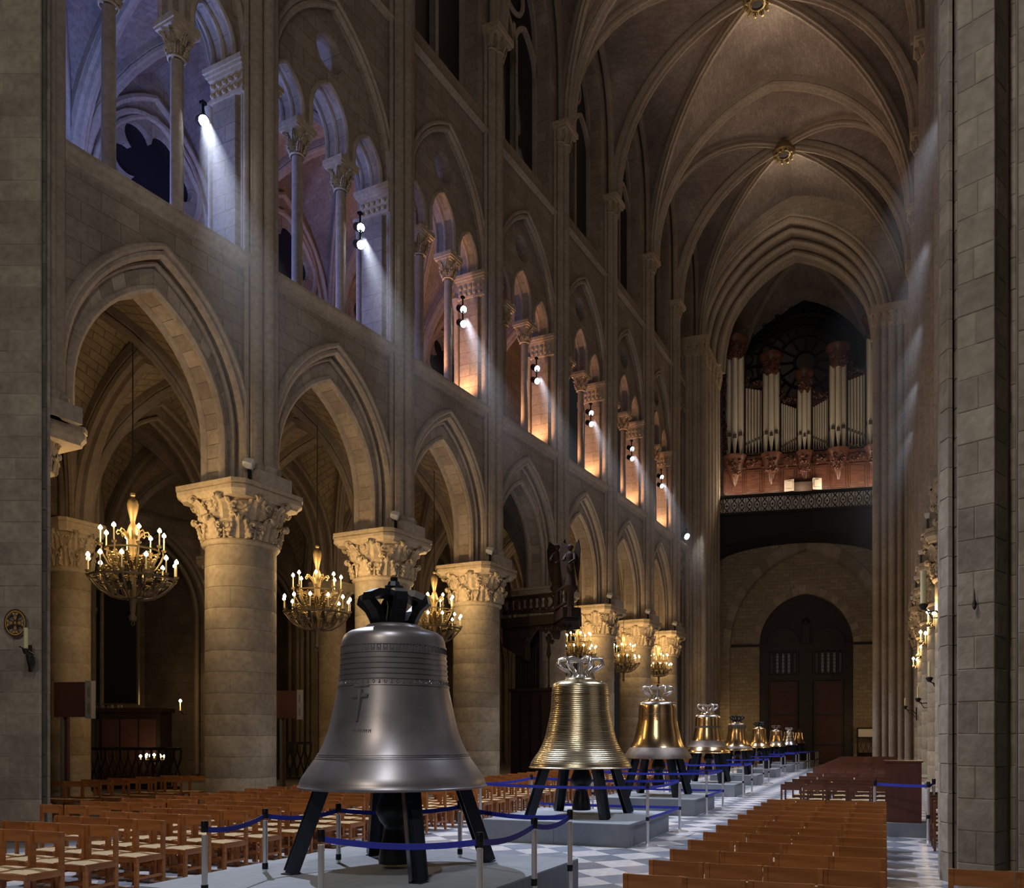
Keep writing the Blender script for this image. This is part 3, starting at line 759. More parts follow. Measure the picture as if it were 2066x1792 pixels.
for n in range(1, 8):
    A, B = PL[n-1], PL[n]; L = (B-A).length; d = (B-A)/L; fn = wfn(A, d, nL); c = L/2; q = lambda s, t: Vector(fn(s, t, 0)[:2])
    MB().box(0, L, 1.15, TA, ZS-.3, ZS-.1).build('tribune_floor', M['mortar'], trb, fn=fn)
    if n > 5: 
        MB().slab([(0, ZS-.2), (L, ZS-.2), (L, 24), (0, 24)], [], TA, TA+.3).build('tribune_outer_wall', M['wall'], trb, fn=fn); continue
    quad(trb, q(.1, 1.0), q(L-.1, 1.0), q(L-.1, TA), q(.1, TA), 17.6, 23.0, 'vault', names=('tribune_vault', 'rib'))
    MB().slab([(0, ZS-.2), (L, ZS-.2), (L, 24), (0, 24)], [list(reversed(sexfoil(c, 19.5, .90, .46)))], TA, TA+.3).build('tribune_outer_wall', M['wall'], trb, fn=fn)
    MB().slab([(c-1.8, 17.6), (c+1.8, 17.6), (c+1.8, 21.4), (c-1.8, 21.4)], [], TA+.2, TA+.25).build('rose_glass', M['glassdark'], trb, fn=fn)
    b = MB(); b.tube([(x, TA-.02, z) for x, z in circle(c, 19.5, 1.62, 28)], .1, 6, closed=True)
    b.sweep(p3(arch(c, L/2-.35, 17.6, 4.2, 10), TA-.03), (0, -1, 0), rollprof(.12)); b.sweep(p3(arch(c, L/2-.65, 17.4, 3.8, 10), TA-.03), (0, -1, 0), rollprof(.08))
    for s, t in ((-.3, TA-.1), (0, TA-.2), (.3, TA-.1), (-.3, 1.25), (0, 1.4), (.3, 1.25)): b.lathe([(.15, ZS-.1), (.15, ZS+.2), (.1, ZS+.3), (.1, 17.2), (.2, 17.6)], 10, (s+L, t, 0))
    m_ = c
    b.build('tribune_moulding', M['mould'], trb, 50, fn)
    b = MB(); mm = q(L, (TA+1)/2)
    for t in (1.0, TA): ribsweep(b, ribcurve(q(L, t), mm, 17.6, 22.6, 10), .5, .45)
    b.build('transverse_rib', M['rib'], trb, 45)
# closure of the opposite side: outer wall and tribune floor
b = MB().box(XR+7, XR+7.3, 20, 62, 0, 30); b.build('outer_wall', M['wall'], wr)
MB().box(XR+1.2, XR+7, 24, 58, ZS-.3, ZS-.1).build('tribune_floor', M['mortar'], wr)

# ------------------------------------------------------------------ great piers in the foreground
def stones(root, a, b, z0, z1, h, wmax, depth, rng, name='stone'):
    """courses of single blocks on a vertical face from plan point a to b"""
    a = Vector(a); b = Vector(b); L = (b-a).length; d = (b-a)/L; nn = Vector((d.y, -d.x)); k = max(1, round(L/wmax)); z = z0; row = 0
    while z < z1:
        cuts = [0]+[L*(i+ (0 if k == 1 else (rng.random()-.5)*.35 + (.25 if row % 2 else -.25)*(1 if k > 1 else 0)))/k for i in range(1, k)]+[L]
        if k == 1 and L > .35 and row % 2: cuts = [0, L*rng.uniform(.42, .6), L]
        for i in range(len(cuts)-1):
            s0, s1 = cuts[i]+.003, cuts[i+1]-.003; pr = rng.uniform(0, .010); g = .003
            m_ = MB(); e = .008
            p = lambda s, t, zz: (a.x+d.x*s+nn.x*t, a.y+d.y*s+nn.y*t, zz)
            vs = [p(s0, -depth, z+g), p(s1, -depth, z+g), p(s1, -depth, z+h-g), p(s0, -depth, z+h-g),
                  p(s0, pr-e, z+g), p(s1, pr-e, z+g), p(s1, pr-e, z+h-g), p(s0, pr-e, z+h-g),
                  p(s0+e, pr, z+g+e), p(s1-e, pr, z+g+e), p(s1-e, pr, z+h-g-e), p(s0+e, pr, z+h-g-e)]
            m_.add(vs, [(0, 1, 5, 4), (1, 2, 6, 5), (2, 3, 7, 6), (3, 0, 4, 7), (4, 5, 9, 8), (5, 6, 10, 9), (6, 7, 11, 10), (7, 4, 8, 11), (8, 9, 10, 11)])
            m_.build(name, M['block'], root)
        z += h; row += 1
rng = random.Random(3)
def pier(name, pts, faces, ztop, h, zstone):
    root = empty(name, kind='structure')
    P = [H(px, w) if px is not None else w for px, w in pts]
    n = len(P); core = []
    cx = sum(p[0] for p in P)/n; cy = sum(p[1] for p in P)/n
    for i in range(n):   # the core stands 15 mm behind the stone faces
        a, b, c_ = Vector(P[i-1]), Vector(P[i]), Vector(P[(i+1) % n])
        n1 = Vector(((b-a).y, -(b-a).x)).normalized(); n2 = Vector(((c_-b).y, -(c_-b).x)).normalized()
        m_ = (n1+n2); m_ = m_.normalized() if m_.length > .1 else n1
        core.append(tuple(b-m_*.008))
    MB().prism(core, 0, ztop).build('pier_core', M['mortar'], root)
    for (i, wm) in faces:
        stones(root, P[i], P[(i+1) % n], 0, zstone, h, wm, .05, rng)
    return root
# right pier: stepped faces, stones course by course
pr = pier('trim_3', [(1903, 13.0), (1893, 11.3), (1897, 10.7), (1914, 10.5), (1915, 10.75), (1930, 10.5), (1931, 9.75), (2007, 9.45), (2009, 9.5), (2031, 9.72), (2036, 9.85), (2051, 9.8), (2054, 9.3), (2190, 8.9), (2400, 13)],
          [(1, .9), (2, .9), (4, .9), (6, .45), (8, .9), (10, .9), (12, .6)], 34, .37, 12.2)
pl = pier('trim_4', [(-260, 14.6), (81, 14.6), (83, 15.2), (94, 15.2), (95, 14.95), (102, 15.0), (95, 16.0), (-260, 16.5)], [(0, .8), (2, .9), (4, .9)], 34, .37, 16.2)

# ------------------------------------------------------------------ west end: tower piers, arch, inner front wall, portal, rose
wb = empty('wall_back', kind='structure')
XA, XB, Y0, Y1 = -10.4, -.6, 50.5, 56.2
def tower_pier(x_in, x_out, sg):
    b = MB(); b.box(min(x_in+sg*.25, x_out), max(x_in+sg*.25, x_out), Y0+.3, Y1, 0, 26.2)
    b.build('tower_pier', M['wall'], wb)
    pts = []
    nx = 6; 
    for i in range(nx): pts.append((x_in+sg*(.05+(abs(x_out-x_in))*i/nx), Y0+.25, .16 if i % 2 else .21))
    for i in range(1, 11): pts.append((x_in+sg*.22, Y0+.25+(Y1-Y0-.4)*i/10, .17 if i % 2 else .23))
    for x, y, r in pts:
        o = MB().lathe([(r+.1, 0), (r+.1, .5), (r+.02, .65), (r, .7), (r, 25.0)], 10, (x, y, 0)); w_ = o.build('shaft', M['mould'], wb, 45)
        cb = MB().lathe([(r+.03, 25.0), (r+.04, 25.1), (r+.16, 25.75)], 10, (x, y, 0)); 
        for k in range(6):
            q = MB(); leaf(q, 2*pi*k/6, r, 0, .5, .2, .14); cb.add([(X+x, Y+y, Z+25.15) for X, Y, Z in q.v], q.f)
        sq_ = .30+.013*(pts.index((x, y, r)) % 4); cb.box(x-sq_, x+sq_, y-sq_, y+sq_, 25.75, 26.2); cb.build('capital', M['cap'], w_, 50)
tower_pier(XA, -11.9, -1); tower_pier(XB, 1.9, 1)
XM = (XA+XB)/2
def fy(y0): return lambda s, t, z: (s, y0+t, z)
hw = (XB-XA)/2
arch_orders = [(hw+.6, 7.1, Y0+2.2, Y0+2.8), (hw+.35, 6.85, Y0+2.8, Y0+3.6), (hw+.1, 6.6, Y0+3.6, Y0+4.5), (hw-.15, 6.4, Y0+4.5, Y1)]
for a, r, y0_, y1_ in arch_orders:
    out = [(XM-8, 26.2), *arch(XM, a, 26.2, r, 18), (XM+8, 26.2), (XM+8, 37), (XM-8, 37)]
    MB().slab(out, [], y0_, y1_).build('tower_arch', M['wall'], wb)
    MB().sweep(p3(arch(XM, a, 26.2, r, 18), y0_), (0, -1, 0), rollprof(.17)).sweep(p3(arch(XM, a+.32, 26.2, r+.34, 18), y0_-.03), (0, -1, 0), rollprof(.09)).build('arch_moulding', M['mould'], wb, 50)
# vault of the tower bay
quad(wb, (XA, Y1), (XB, Y1), (XB, 62), (XA, 62), 26.2, 35.0, 'vault', .4, wallz=33.0, names=('tower_vault', 'rib'))
SK = math.radians(8)
def west(y): return lambda s, t, z: (XM+.15+s*cos(SK)-t*sin(SK), y+s*sin(SK)+t*cos(SK), z)
def wz(py, w=59.9): return HC+(HY-py)*w/F
fw = west(61.6)
# upper part with the rose opening, then tracery
RR, ZR = 4.75, 28.7
MB().slab([(-7, 17), (7, 17), (7, 37), (-7, 37)], [list(reversed(circle(0, ZR, RR, 48)))], 0, .9).build('front_wall', M['brickw'], wb, fn=fw)
rose = empty('window_1', kind='structure')
MB().slab(circle(0, ZR, RR+.1, 40), [], .62, .68).build('rose_glass', M['glassdark'], rose, fn=fw)
b = MB()
for r_, k in ((RR-.05, .16), (3.3, .1), (1.9, .09), (.75, .1)): b.tube([(x, .5, z) for x, z in circle(0, ZR, r_, 48)], k, 6, closed=True)
for k in range(24):
    a = 2*pi*k/24
    if k % 2 == 0: b.tube([(.75*cos(a), .5, ZR+.75*sin(a)), (1.9*cos(a), .5, ZR+1.9*sin(a))], .06, 6)
    b.tube([(1.9*cos(a), .5, ZR+1.9*sin(a)), (3.3*cos(a), .5, ZR+3.3*sin(a))], .06, 6)
    b.tube([(3.3*cos(a), .5, ZR+3.3*sin(a)), (4.0*cos(a), .5, ZR+4.0*sin(a))], .06, 6)
    c0 = (4.15*cos(a+pi/24), ZR+4.15*sin(a+pi/24)); b.tube([(x, .5, z) for x, z in circle(c0[0], c0[1], .48, 10)], .05, 5, closed=True)
    c0 = (2.95*cos(a+pi/24), ZR+2.95*sin(a+pi/24)); b.tube([(x, .5, z) for x, z in circle(c0[0], c0[1], .32, 8)], .04, 5, closed=True)
b.build('rose_tracery', M['tracery'], rose, 50, fw)
# lower part: blind arch, wall, portal
out = [(-7, 0), (-5.25, 0), *arch(0, 5.25, 8.3, 6.7, 16), (5.25, 0), (7, 0), (7, 18), (-7, 18)]
MB().slab(out, [], -1.1, -.3).build('blind_arch', M['brickw'], wb, fn=fw)
vz = MB()
ins, outl = arch(0, 5.2, 8.3, 6.65, 16), arch(0, 5.75, 8.3, 7.6, 16)
for i in range(32):
    (x0, z0_), (x1, z1_), (x2, z2_), (x3, z3_) = ins[i], ins[i+1], outl[i+1], outl[i]; q = MB()
    cxx = (x0+x1+x2+x3)/4; czz = (z0_+z1_+z2_+z3_)/4; vs = [(cxx+(x-cxx)*.97, t, czz+(z-czz)*.97) for t in (-1.18, -.2) for x, z in ((x0, z0_), (x1, z1_), (x2, z2_), (x3, z3_))]
    q.add(vs, [(0, 1, 2, 3), (7, 6, 5, 4), (0, 4, 5, 1), (1, 5, 6, 2), (2, 6, 7, 3), (3, 7, 4, 0)]); q.build('voussoir', M['vouss'], wb, fn=fw)
DW, DZ = 3.2, 8.45
out = [(-7, 0), (-DW, 0), *arch(0, DW, DZ, 3.6, 14), (DW, 0), (7, 0), (7, 18), (-7, 18)]
MB().slab(out, [], 0, .6).build('front_wall', M['brickw'], wb, fn=fw)
MB().box(-5.2, -DW, -.1, .02, DZ-.1, DZ+.06).box(DW, 5.2, -.1, .02, DZ-.1, DZ+.06).build('string_course', M['iron'], wb, fn=fw)
MB().slab([(-DW-.1, DZ), *arch(0, DW+.1, DZ, 3.7, 14), (DW+.1, DZ)], [], .4, .6).build('tympanum', M['doordark'], wb, fn=fw)
ins, outl = arch(0, DW+.02, DZ, 3.62, 12), arch(0, DW+.5, DZ, 4.2, 12)
for i in range(24):
    (x0, z0_), (x1, z1_), (x2, z2_), (x3, z3_) = ins[i], ins[i+1], outl[i+1], outl[i]; q = MB(); cxx = (x0+x1+x2+x3)/4; czz = (z0_+z1_+z2_+z3_)/4
    vs = [(cxx+(x-cxx)*.96, t, czz+(z-czz)*.96) for t in (-.05, .3) for x, z in ((x0, z0_), (x1, z1_), (x2, z2_), (x3, z3_))]
    q.add(vs, [(0, 1, 2, 3), (7, 6, 5, 4), (0, 4, 5, 1), (1, 5, 6, 2), (2, 6, 7, 3), (3, 7, 4, 0)]); q.build('voussoir', M['vouss'], wb, fn=fw)
dr = empty('door_1', kind='structure')
MB().box(-DW, DW, .35, .6, 0, DZ).build('door_frame', M['doordark'], dr, fn=fw)
b = MB()
for x0, x1 in ((-DW, -2.6), (-.45, .45), (2.6, DW)): b.box(x0, x1, .1, .36, 0, DZ)
b.box(-DW, DW, .05, .36, DZ-.45, DZ+.05); b.box(-DW, DW, .12, .36, 5.9, 6.3)
for cx_ in (-1.55, 1.55): b.slab([(cx_-1.1, DZ), *arch(cx_, 1.1, DZ+.1, 1.1, 8), (cx_+1.1, DZ)], [], .1, .36)
b.box(-.25, .25, .05, .36, DZ, DZ+1.5); b.ball((0, .1, DZ+1.6), .25, 8)
b.build('door_surround', M['doordark'], dr, 50, fw)
for cx_ in (-1.55, 1.55):
    lf = MB().box(cx_-.95, cx_+.95, .22, .36, .05, 5.85).build('door_leaf', M['doorwood'], dr, fn=fw)
    f = MB()
    for x0, x1, z0_, z1_ in ((cx_-1.02, cx_-.9, 0, 5.9), (cx_+.9, cx_+1.02, 0, 5.9), (cx_-1.02, cx_+1.02, 1.3, 1.42), (cx_-1.02, cx_+1.02, 3.4, 3.5)): f.box(x0, x1, .16, .3, z0_, z1_)
    f.build('leaf_moulding', M['doordark'], lf, fn=fw)
    for k in range(5):
        x = cx_-.8+k*.4
        MB().box(x-.09, x+.09, .28, .36, 6.45, 7.85).build('window_pane', M['greybox'] if 0 < k < 4 else M['slate'], dr, fn=fw)
        f = MB()
        for q in range(6): f.box(x-.1, x+.1, .25, .3, 6.5+q*.25, 6.53+q*.25)
        f.build('glazing_bar', M['doordark'], dr, fn=fw)
    f = MB()
    for k in range(6): f.box(cx_-1.06+k*.4, cx_-.94+k*.4, .1, .36, 6.3, 8.0)
    f.build('window_mullion', M['doordark'], dr, fn=fw)

# organ gallery
gal = empty('trim_5', kind='structure')
fg = west(57.1); GZ = 16.75
out = [(-5.6, 13.9), *[(x, 13.9+1.45*sqrt(max(0, 1-(x/5.7)**2))) for x in [(-5.4+i*.6) for i in range(19)]], (5.6, 13.9), (5.6, GZ), (-5.6, GZ)]
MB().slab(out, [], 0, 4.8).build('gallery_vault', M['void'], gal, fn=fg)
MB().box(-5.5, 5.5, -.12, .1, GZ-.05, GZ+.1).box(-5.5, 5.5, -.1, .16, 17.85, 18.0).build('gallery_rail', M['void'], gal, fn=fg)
for k in range(22):
    x = -5.2+k*.495; q = MB()
    q.tube([(x-.16, 0, GZ+.1), (x+.16, 0, GZ+.45), (x+.16, 0, GZ+.7), (x-.16, 0, 17.85)], .035, 5); q.tube([(x+.16, 0, GZ+.1), (x-.16, 0, GZ+.45), (x-.16, 0, GZ+.7), (x+.16, 0, 17.85)], .035, 5)
    q.box(x-.26, x-.22, -.04, .04, GZ+.1, 17.85); q.ball((x, 0, GZ+.575), .07, 6)
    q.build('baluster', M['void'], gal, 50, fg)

# ------------------------------------------------------------------ great organ
ox, oy = -5.22, 59.0
org = empty('pipe_organ', (ox, oy, 17.0), SK, label='great pipe organ with carved walnut case and pale tin pipes on the dark gallery', cat='organ')
def oz(py): return HC+(HY-py)*57.2/F-17.0
def oxl(px): return (px-1622)/30.7
# case back and panelled base
MB().box(-5.3, 5.3, .9, 1.3, oz(992), oz(800)).build('case_back', M['darkwood'], org)
MB().box(-5.3, 5.3, -.05, .9, oz(993), oz(922)).build('case_base', M['organwood'], org)
MB().box(-5.35, 5.35, -.25, .9, -.2, oz(993)).build('case_plinth', M['void'], org)
MB().box(-5.35, 5.35, -.2, .9, oz(922), oz(916)).box(-5.3, 5.3, -.12, .0, oz(941), oz(937)).build('cornice', M['organwood'], org)
edges = [1455, 1470, 1500, 1536, 1575, 1606, 1638, 1672, 1708, 1745, 1785]
for i in range(len(edges)-1):
    x0, x1 = oxl(edges[i])+.06, oxl(edges[i+1])-.06
    pn = MB().box(x0+.1, x1-.1, -.09, -.04, oz(986), oz(947)).build('panel', M['organwood'], org)
    MB().box(x0, x1, -.12, -.05, oz(945), oz(943)).box(x0, x1, -.12, -.05, oz(990), oz(988)).box(x0, x0+.06, -.12, -.05, oz(990), oz(943)).box(x1-.06, x1, -.12, -.05, oz(990), oz(943)).build('panel_moulding', M['organwood'], pn)
def foliage(b, x0, x1, y, z0, z1, n, rr=.07, seed=1, depth=.25):
    g = random.Random(seed)
    for k in range(n):
        x, z = g.uniform(x0, x1), g.uniform(z0, z1); r = g.uniform(.6, 1.3)*rr*1.6; a = g.uniform(0, 6.28); pts = []
        for i in range(7):
            q = a+i*.75; rad = r*(1-i*.11); pts.append((x+rad*cos(q), y-g.uniform(0, depth)*.3-.03*i, z+rad*sin(q)))
        b.tube(pts, [rr*.5, rr*.5, rr*.45, rr*.4, rr*.33, rr*.26, rr*.15], 5)
        b.ball((x, y-g.uniform(0, depth), z), rr*g.uniform(.5, 1), 6)
    return b
for x0, x1, sd in ((1505, 1532, 1), (1583, 1604, 2), (1642, 1664, 3), (1714, 1742, 4)):
    foliage(MB().box(oxl(x0)-.1, oxl(x1)+.1, -.2, -.02, oz(941), oz(925)), oxl(x0), oxl(x1), -.2, oz(941), oz(925), 10, .08, sd).build('carved_frieze', M['organwood'], org, 60)
def pipe(parent, x, y, r, zb, zm, zt):
    """organ pipe: conical foot up to the mouth, body above"""
    b = MB().lathe([(r*.28, zb), (r, zm), (r, zt), (r*.86, zt), (r*.86, zt-.1)], 12, (x, y, 0), cap=False)
    o = b.build('organ_pipe', M['pipe'], parent, 40)
    q = MB(); q.box(x-r*.62, x+r*.62, y-r*1.06, y-r*.6, zm+.02, zm+r*.9+.05); q.box(x-r*.72, x+r*.72, y-r*1.12, y-r*.5, zm-.05, zm+.0)
    a0 = (x, y-r*.9, zm+r*.9+.05); q.tube([(x-r*.6, y-r*1.0, zm+r*.9), (x, y-r*1.05, zm+r*1.9), (x+r*.6, y-r*1.0, zm+r*.9)], r*.1, 4)
    q.build('pipe_mouth', M['bellband'], o)
tow = [(1480, 17, 706, 670, 877), (1555, 15, 745, 711, 878), (1622, 12, 787, 751, 884), (1689, 15, 742, 706, 878), (1764, 17, 694, 655, 874)]
for i, (cx_, hwp, ptop, ctop, mouth) in enumerate(tow):
    x = oxl(cx_); R_ = hwp/30.7*1.04; r = R_*.335
    for k, (dx, dy) in enumerate(((-.66, .12), (0, -.2), (.66, .12), (-.9, .5), (.9, .5))):
        zz = oz(mouth-(6 if dx else 0)); pipe(org, x+R_*dx, -.15+R_*dy*1.2+.1, r, oz(914), zz, oz(ptop)+(.1 if not dx else 0))
    MB().box(x-R_*1.28, x-R_*1.1, .05, .9, oz(916), oz(ptop-3)).box(x+R_*1.1, x+R_*1.28, .05, .9, oz(916), oz(ptop-3)).build('tower_post', M['darkwood'], org)
    b = MB().lathe([(R_*.9, oz(ptop+9)), (R_*1.05, oz(ptop+2)), (R_*1.02, oz(ptop-6)), (R_*1.2, oz(ctop+20)), (R_*1.15, oz(ctop+15)), (R_*1.45, oz(ctop+9)), (R_*1.62, oz(ctop+4)), (R_*1.6, oz(ctop))], 16, (x, .12, 0))
    foliage(b, x-R_*1.0, x+R_*1.0, -R_*1.0, oz(ptop+8), oz(ctop+18), 14, .09, i+20)
    b.build('tower_crown', M['organwood'], org, 50)
    b = MB().lathe([(.05, oz(978)), (R_*.4, oz(968)), (R_*.62, oz(955)), (R_*.95, oz(940)), (R_*1.2, oz(926)), (R_*1.45, oz(918)), (R_*1.5, oz(914))], 16, (x, .0, 0))
    foliage(b, x-R_*.75, x+R_*.75, -R_*.95, oz(958), oz(924), 22, .09, i+40)
    b.build('corbel', M['organwood'], org, 50)
for x0, x1, n_, t0, t1, m0, m1, sd in ((1504, 1536, 6, 773, 780, 888, 876, 1), (1577, 1605, 7, 810, 822, 898, 884, 2), (1641, 1670, 7, 822, 808, 884, 898, 3), (1711, 1742, 6, 775, 766, 874, 888, 4)):
    for k in range(n_):
        f = k/(n_-1); px = x0+(x1-x0)*f; r = (x1-x0)/(n_-1)/30.7*.42
        pipe(org, oxl(px), .25, r, oz(911), oz(m0+(m1-m0)*f), oz(t0+(t1-t0)*f))
    b = MB(); foliage(b, oxl(x0-2), oxl(x1+2), .2, oz(min(t0, t1)-2), oz(min(t0, t1)-14), 16, .08, sd+60); foliage(b, oxl(x0-2), oxl(x0+5), .2, oz(min(t0, t1)), oz(min(t0, t1)-26), 5, .08, sd+70)
    b.box(oxl(x0-3), oxl(x1+3), .35, .55, oz(t0), oz(min(t0, t1)-3)); b.build('flat_carving', M['organwood'], org, 50)
    b = MB(); b.tube([(oxl(x0)+(oxl(x1)-oxl(x0))*i/6, .05, oz(908)-.12*sin(pi*i/6)) for i in range(7)], .06, 6); foliage(b, oxl(x0), oxl(x1), .02, oz(912), oz(906), 10, .05, sd+80)
    b.build('pipe_rail', M['giltdark'], org, 50)
b = MB(); foliage(b, oxl(1456), oxl(1463), .1, oz(910), oz(745), 46, .10, 99); b.box(oxl(1454), oxl(1464), .3, .5, oz(914), oz(740)); b.build('side_carving', M['organwood'], org, 50)
b = MB().box(oxl(1600), oxl(1636), -.9, -.2, oz(1000), oz(981)); b.box(oxl(1606), oxl(1630), -.7, -.3, oz(981), oz(978)); b.build('organ_console', M['darkwood'], org)
for x0, x1, sg in ((1581, 1600, 1), (1637, 1655, -1)):
    q = MB().prism([(oxl(x0), -.8-(.15 if sg < 0 else 0)), (oxl(x1), -.8-(.15 if sg > 0 else 0)), (oxl(x1), -.3), (oxl(x0), -.3)], oz(998), oz(975))
    o = q.build('console_screen', M['cream'], org)
    MB().box(oxl(x0)+.12, oxl(x1)-.12, -.99, -.93, oz(993), oz(979)).build('screen_panel', M['cream'], o)
for px, ww in ((1470, 75), (1515, 60), (1567, 75), (1622, 60), (1672, 75), (1725, 60), (1765, 70)):
    p = Vector((ox+oxl(px)*cos(SK), oy+oxl(px)*sin(SK)-1.5, 18.5)); lamp('POINT', p, ww*1.35, (1, .80, .58), None, .15, name='organ_light')

t = empty('stone_column', (*H(64, 16.45), 0), 0, label='thin wall shaft with a leafy capital peeping out beside the pier with the painted cross', cat='column')
MB().lathe([(.34, 0), (.34, .5), (.24, .62), (.22, 7.0)], 14).build('shaft', M['mould'], t, 40)
inst('capital', cap_me, t, (0, 0, 7.0), angL, scale=(.45, .45, .72)); inst('abacus', aba_me, t, (0, 0, 7.58), angL, scale=(.64, .64, 1.0))

# ------------------------------------------------------------------ bells, stands, platforms
BPROF = [(.90, 0), (1.0, .0), (1.0, .018), (.988, .03), (.966, .10), (.90, .20), (.855, .265), (.807, .33), (.741, .46), (.685, .61), (.623, .89), (.596, 1.02), (.574, 1.135),
         (.557, 1.45), (.550, 1.53), (.540, 1.585), (.515, 1.63), (.46, 1.665), (.38, 1.69), (.31, 1.705), (.29, 1.735), (.27, 1.745)]
def dense(prof, k=3):
    out = []
    for i in range(len(prof)-1):
        for j in range(k): out.append((prof[i][0]+(prof[i+1][0]-prof[i][0])*j/k, prof[i][1]+(prof[i+1][1]-prof[i][1])*j/k))
    return out+[prof[-1]]
def rad_at(z):
    for i in range(2, len(BPROF)-1):
        if BPROF[i][1] <= z <= BPROF[i+1][1]:
            f = (z-BPROF[i][1])/max(1e-6, BPROF[i+1][1]-BPROF[i][1]); return BPROF[i][0]+(BPROF[i+1][0]-BPROF[i][0])*f
    return .5
def bell(px, w, zl, R, body, crown, bands, label, hs=1.0, dark=False, rz=0.0):
    x, y = H(px, w)
    t = empty('church_bell', (x, y, zl), rz, label=label, cat='bell', group='row of new bells on the nave axis')
    P = [(r*R, z*R*hs) for r, z in BPROF]
    inner = [(r*R*.93, z*R*hs) for r, z in BPROF[2:16]]
    b = MB(); vs = P+[(.05, 1.745*R*hs)]
    b.lathe(dense(vs, 2), 72, cap=False); b.lathe(list(reversed([(.90*R, 0)]+[(r, z+.01) for r, z in inner[1:]]+[(.05, 1.6*R*hs)])), 48, cap=False)
    o = b.build('bell_body', M[body], t, 40)
    for (z0, z1, m_, pr) in bands:
        n_ = 5; q = [(rad_at(z0)*R, z0*R*hs)]+[((rad_at(z0+(z1-z0)*i/n_)+pr)*R, (z0+(z1-z0)*i/n_)*R*hs) for i in range(n_+1)]+[(rad_at(z1)*R, z1*R*hs)]
        MB().lathe(q, 72, cap=False).build('band', M[m_], t, 40)
    zt = 1.745*R*hs; b = MB(); cm = M[crown]
    if dark:
        for k in range(6):
            a = 2*pi*(k+.25)/6; ca, sa = cos(a), sin(a)
            path = [(.20, -.02), (.22, .06), (.275, .16), (.365, .24), (.35, .285), (.25, .33), (.08, .345)]
            wd = .10*R
            vs = []; fs = []
            for i, (r, z) in enumerate(path):
                j0, j1 = path[max(0, i-1)], path[min(len(path)-1, i+1)]; tx, tz = j1[0]-j0[0], j1[1]-j0[1]; l_ = sqrt(tx*tx+tz*tz); nx_, nz_ = tz/l_, -tx/l_; th = .035
                for sg_, so in ((-1, -1), (1, -1), (1, 1), (-1, 1)):
                    rr = (r+nx_*th*so)*R; zz = zt+(z+nz_*th*so)*R; tt = sg_*wd*(.6 if so > 0 else .75)
                    vs.append((rr*ca-tt*sa, rr*sa+tt*ca, zz))
            for i in range(len(path)-1):
                for k2 in range(4): k3 = (k2+1) % 4; fs.append((i*4+k2, i*4+k3, i*4+4+k3, i*4+4+k2))
            fs += [(3, 2, 1, 0), (len(path)*4-4, len(path)*4-3, len(path)*4-2, len(path)*4-1)]
            b = MB().add(vs, fs); b.build('crown_loop', cm, t)
        b = MB().lathe([(.09*R, zt), (.07*R, zt+.2*R), (.09*R, zt+.34*R)], 10)
        c_ = b.build('crown_post', cm, t, 40)
        MB().prism([(.115*R*cos(pi/4+k*pi/2), .075*R*sin(pi/4+k*pi/2)) for k in range(4)], zt+.32*R, zt+.43*R).lathe([(.075*R, zt+.42*R), (.06*R, zt+.47*R), (.035*R, zt+.48*R)], 8).build('crown_block', M['steelbeam'], c_)
        MB().lathe([(.035*R, zt+.46*R), (.035*R, zt+.52*R)], 8).lathe([(.045*R, zt+.485*R), (.045*R, zt+.505*R)], 6).build('bolt', M['black'], c_)
    else:
        for k in range(6):
            a = 2*pi*(k+.25)/6
            path = [(.25, -.01), (.22, .08), (.25, .14), (.36, .20), (.44, .27), (.41, .35), (.30, .375), (.17, .35), (.07, .34)]
            MB().tube([(r*R*cos(a), r*R*sin(a), zt+z*R) for r, z in path], [.04*R]*2+[.045*R]*5+[.05*R]*2, 8).build('crown_loop', cm, t, 50)
        c_ = MB().lathe([(.12*R, zt), (.06*R, zt+.06*R), (.06*R, zt+.3*R), (.11*R, zt+.31*R), (.11*R, zt+.37*R), (.03*R, zt+.375*R)], 10).build('crown_post', cm, t, 40)
        MB().lathe([(.03*R, zt+.37*R), (.03*R, zt+.44*R)], 6).build('bolt', M['black'], c_)
    # clapper
    MB().tube([(0, 0, 1.3*R), (0, 0, .1*R)], .04*R, 8).lathe([(.06*R, .06*R), (.15*R, -.05*R), (.2*R, -.19*R), (.21*R, -.27*R), (.17*R, -.36*R), (.12*R, -.42*R), (.12*R, -.46*R), (.16*R, -.62*R), (.185*R, -.78*R), (.18*R, -.82*R)], 18, (.02, 0, 0)).build('clapper', M['black'], t, 50)
    return t
def stand(px, w, zl, R, zp, label, a0=0.0):
    x, y = H(px, w); t = empty('bell_stand', (x, y, zp), a0, label=label, cat='stand', group='four-legged bell stands')
    h = zl-zp+.55*R; f = .76*R/1.01; tp = .40*R
    for sx, sy in ((1, 1), (1, -1), (-1, -1), (-1, 1)):
        p0 = Vector((sx*f, sy*f, .012)); p1 = Vector((sx*tp, sy*tp, h)); b = MB(); up = Vector((sx, -sy, 0)).normalized()
        b.beam(p0, p1, .012, .15, up)                                     # web
        d = (p1-p0).normalized(); s_ = d.cross(up).normalized()
        for e in (-1, 1): b.beam(p0+up*.075*e, p1+up*.075*e, .14, .014, up)  # flanges
        b.build('leg', M['steelbeam'], t)
        MB().box(sx*f-.07, sx*f+.07, sy*f-.07, sy*f+.07, 0, .012).build('foot_plate', M['steelbeam'], t)
    MB().beam((-tp, -tp, h-.05), (tp, tp, h-.05), .12, .12).beam((-tp, tp, h-.05), (tp, -tp, h-.05), .12, .12).build('cross_beam', M['black'], t)
    return t
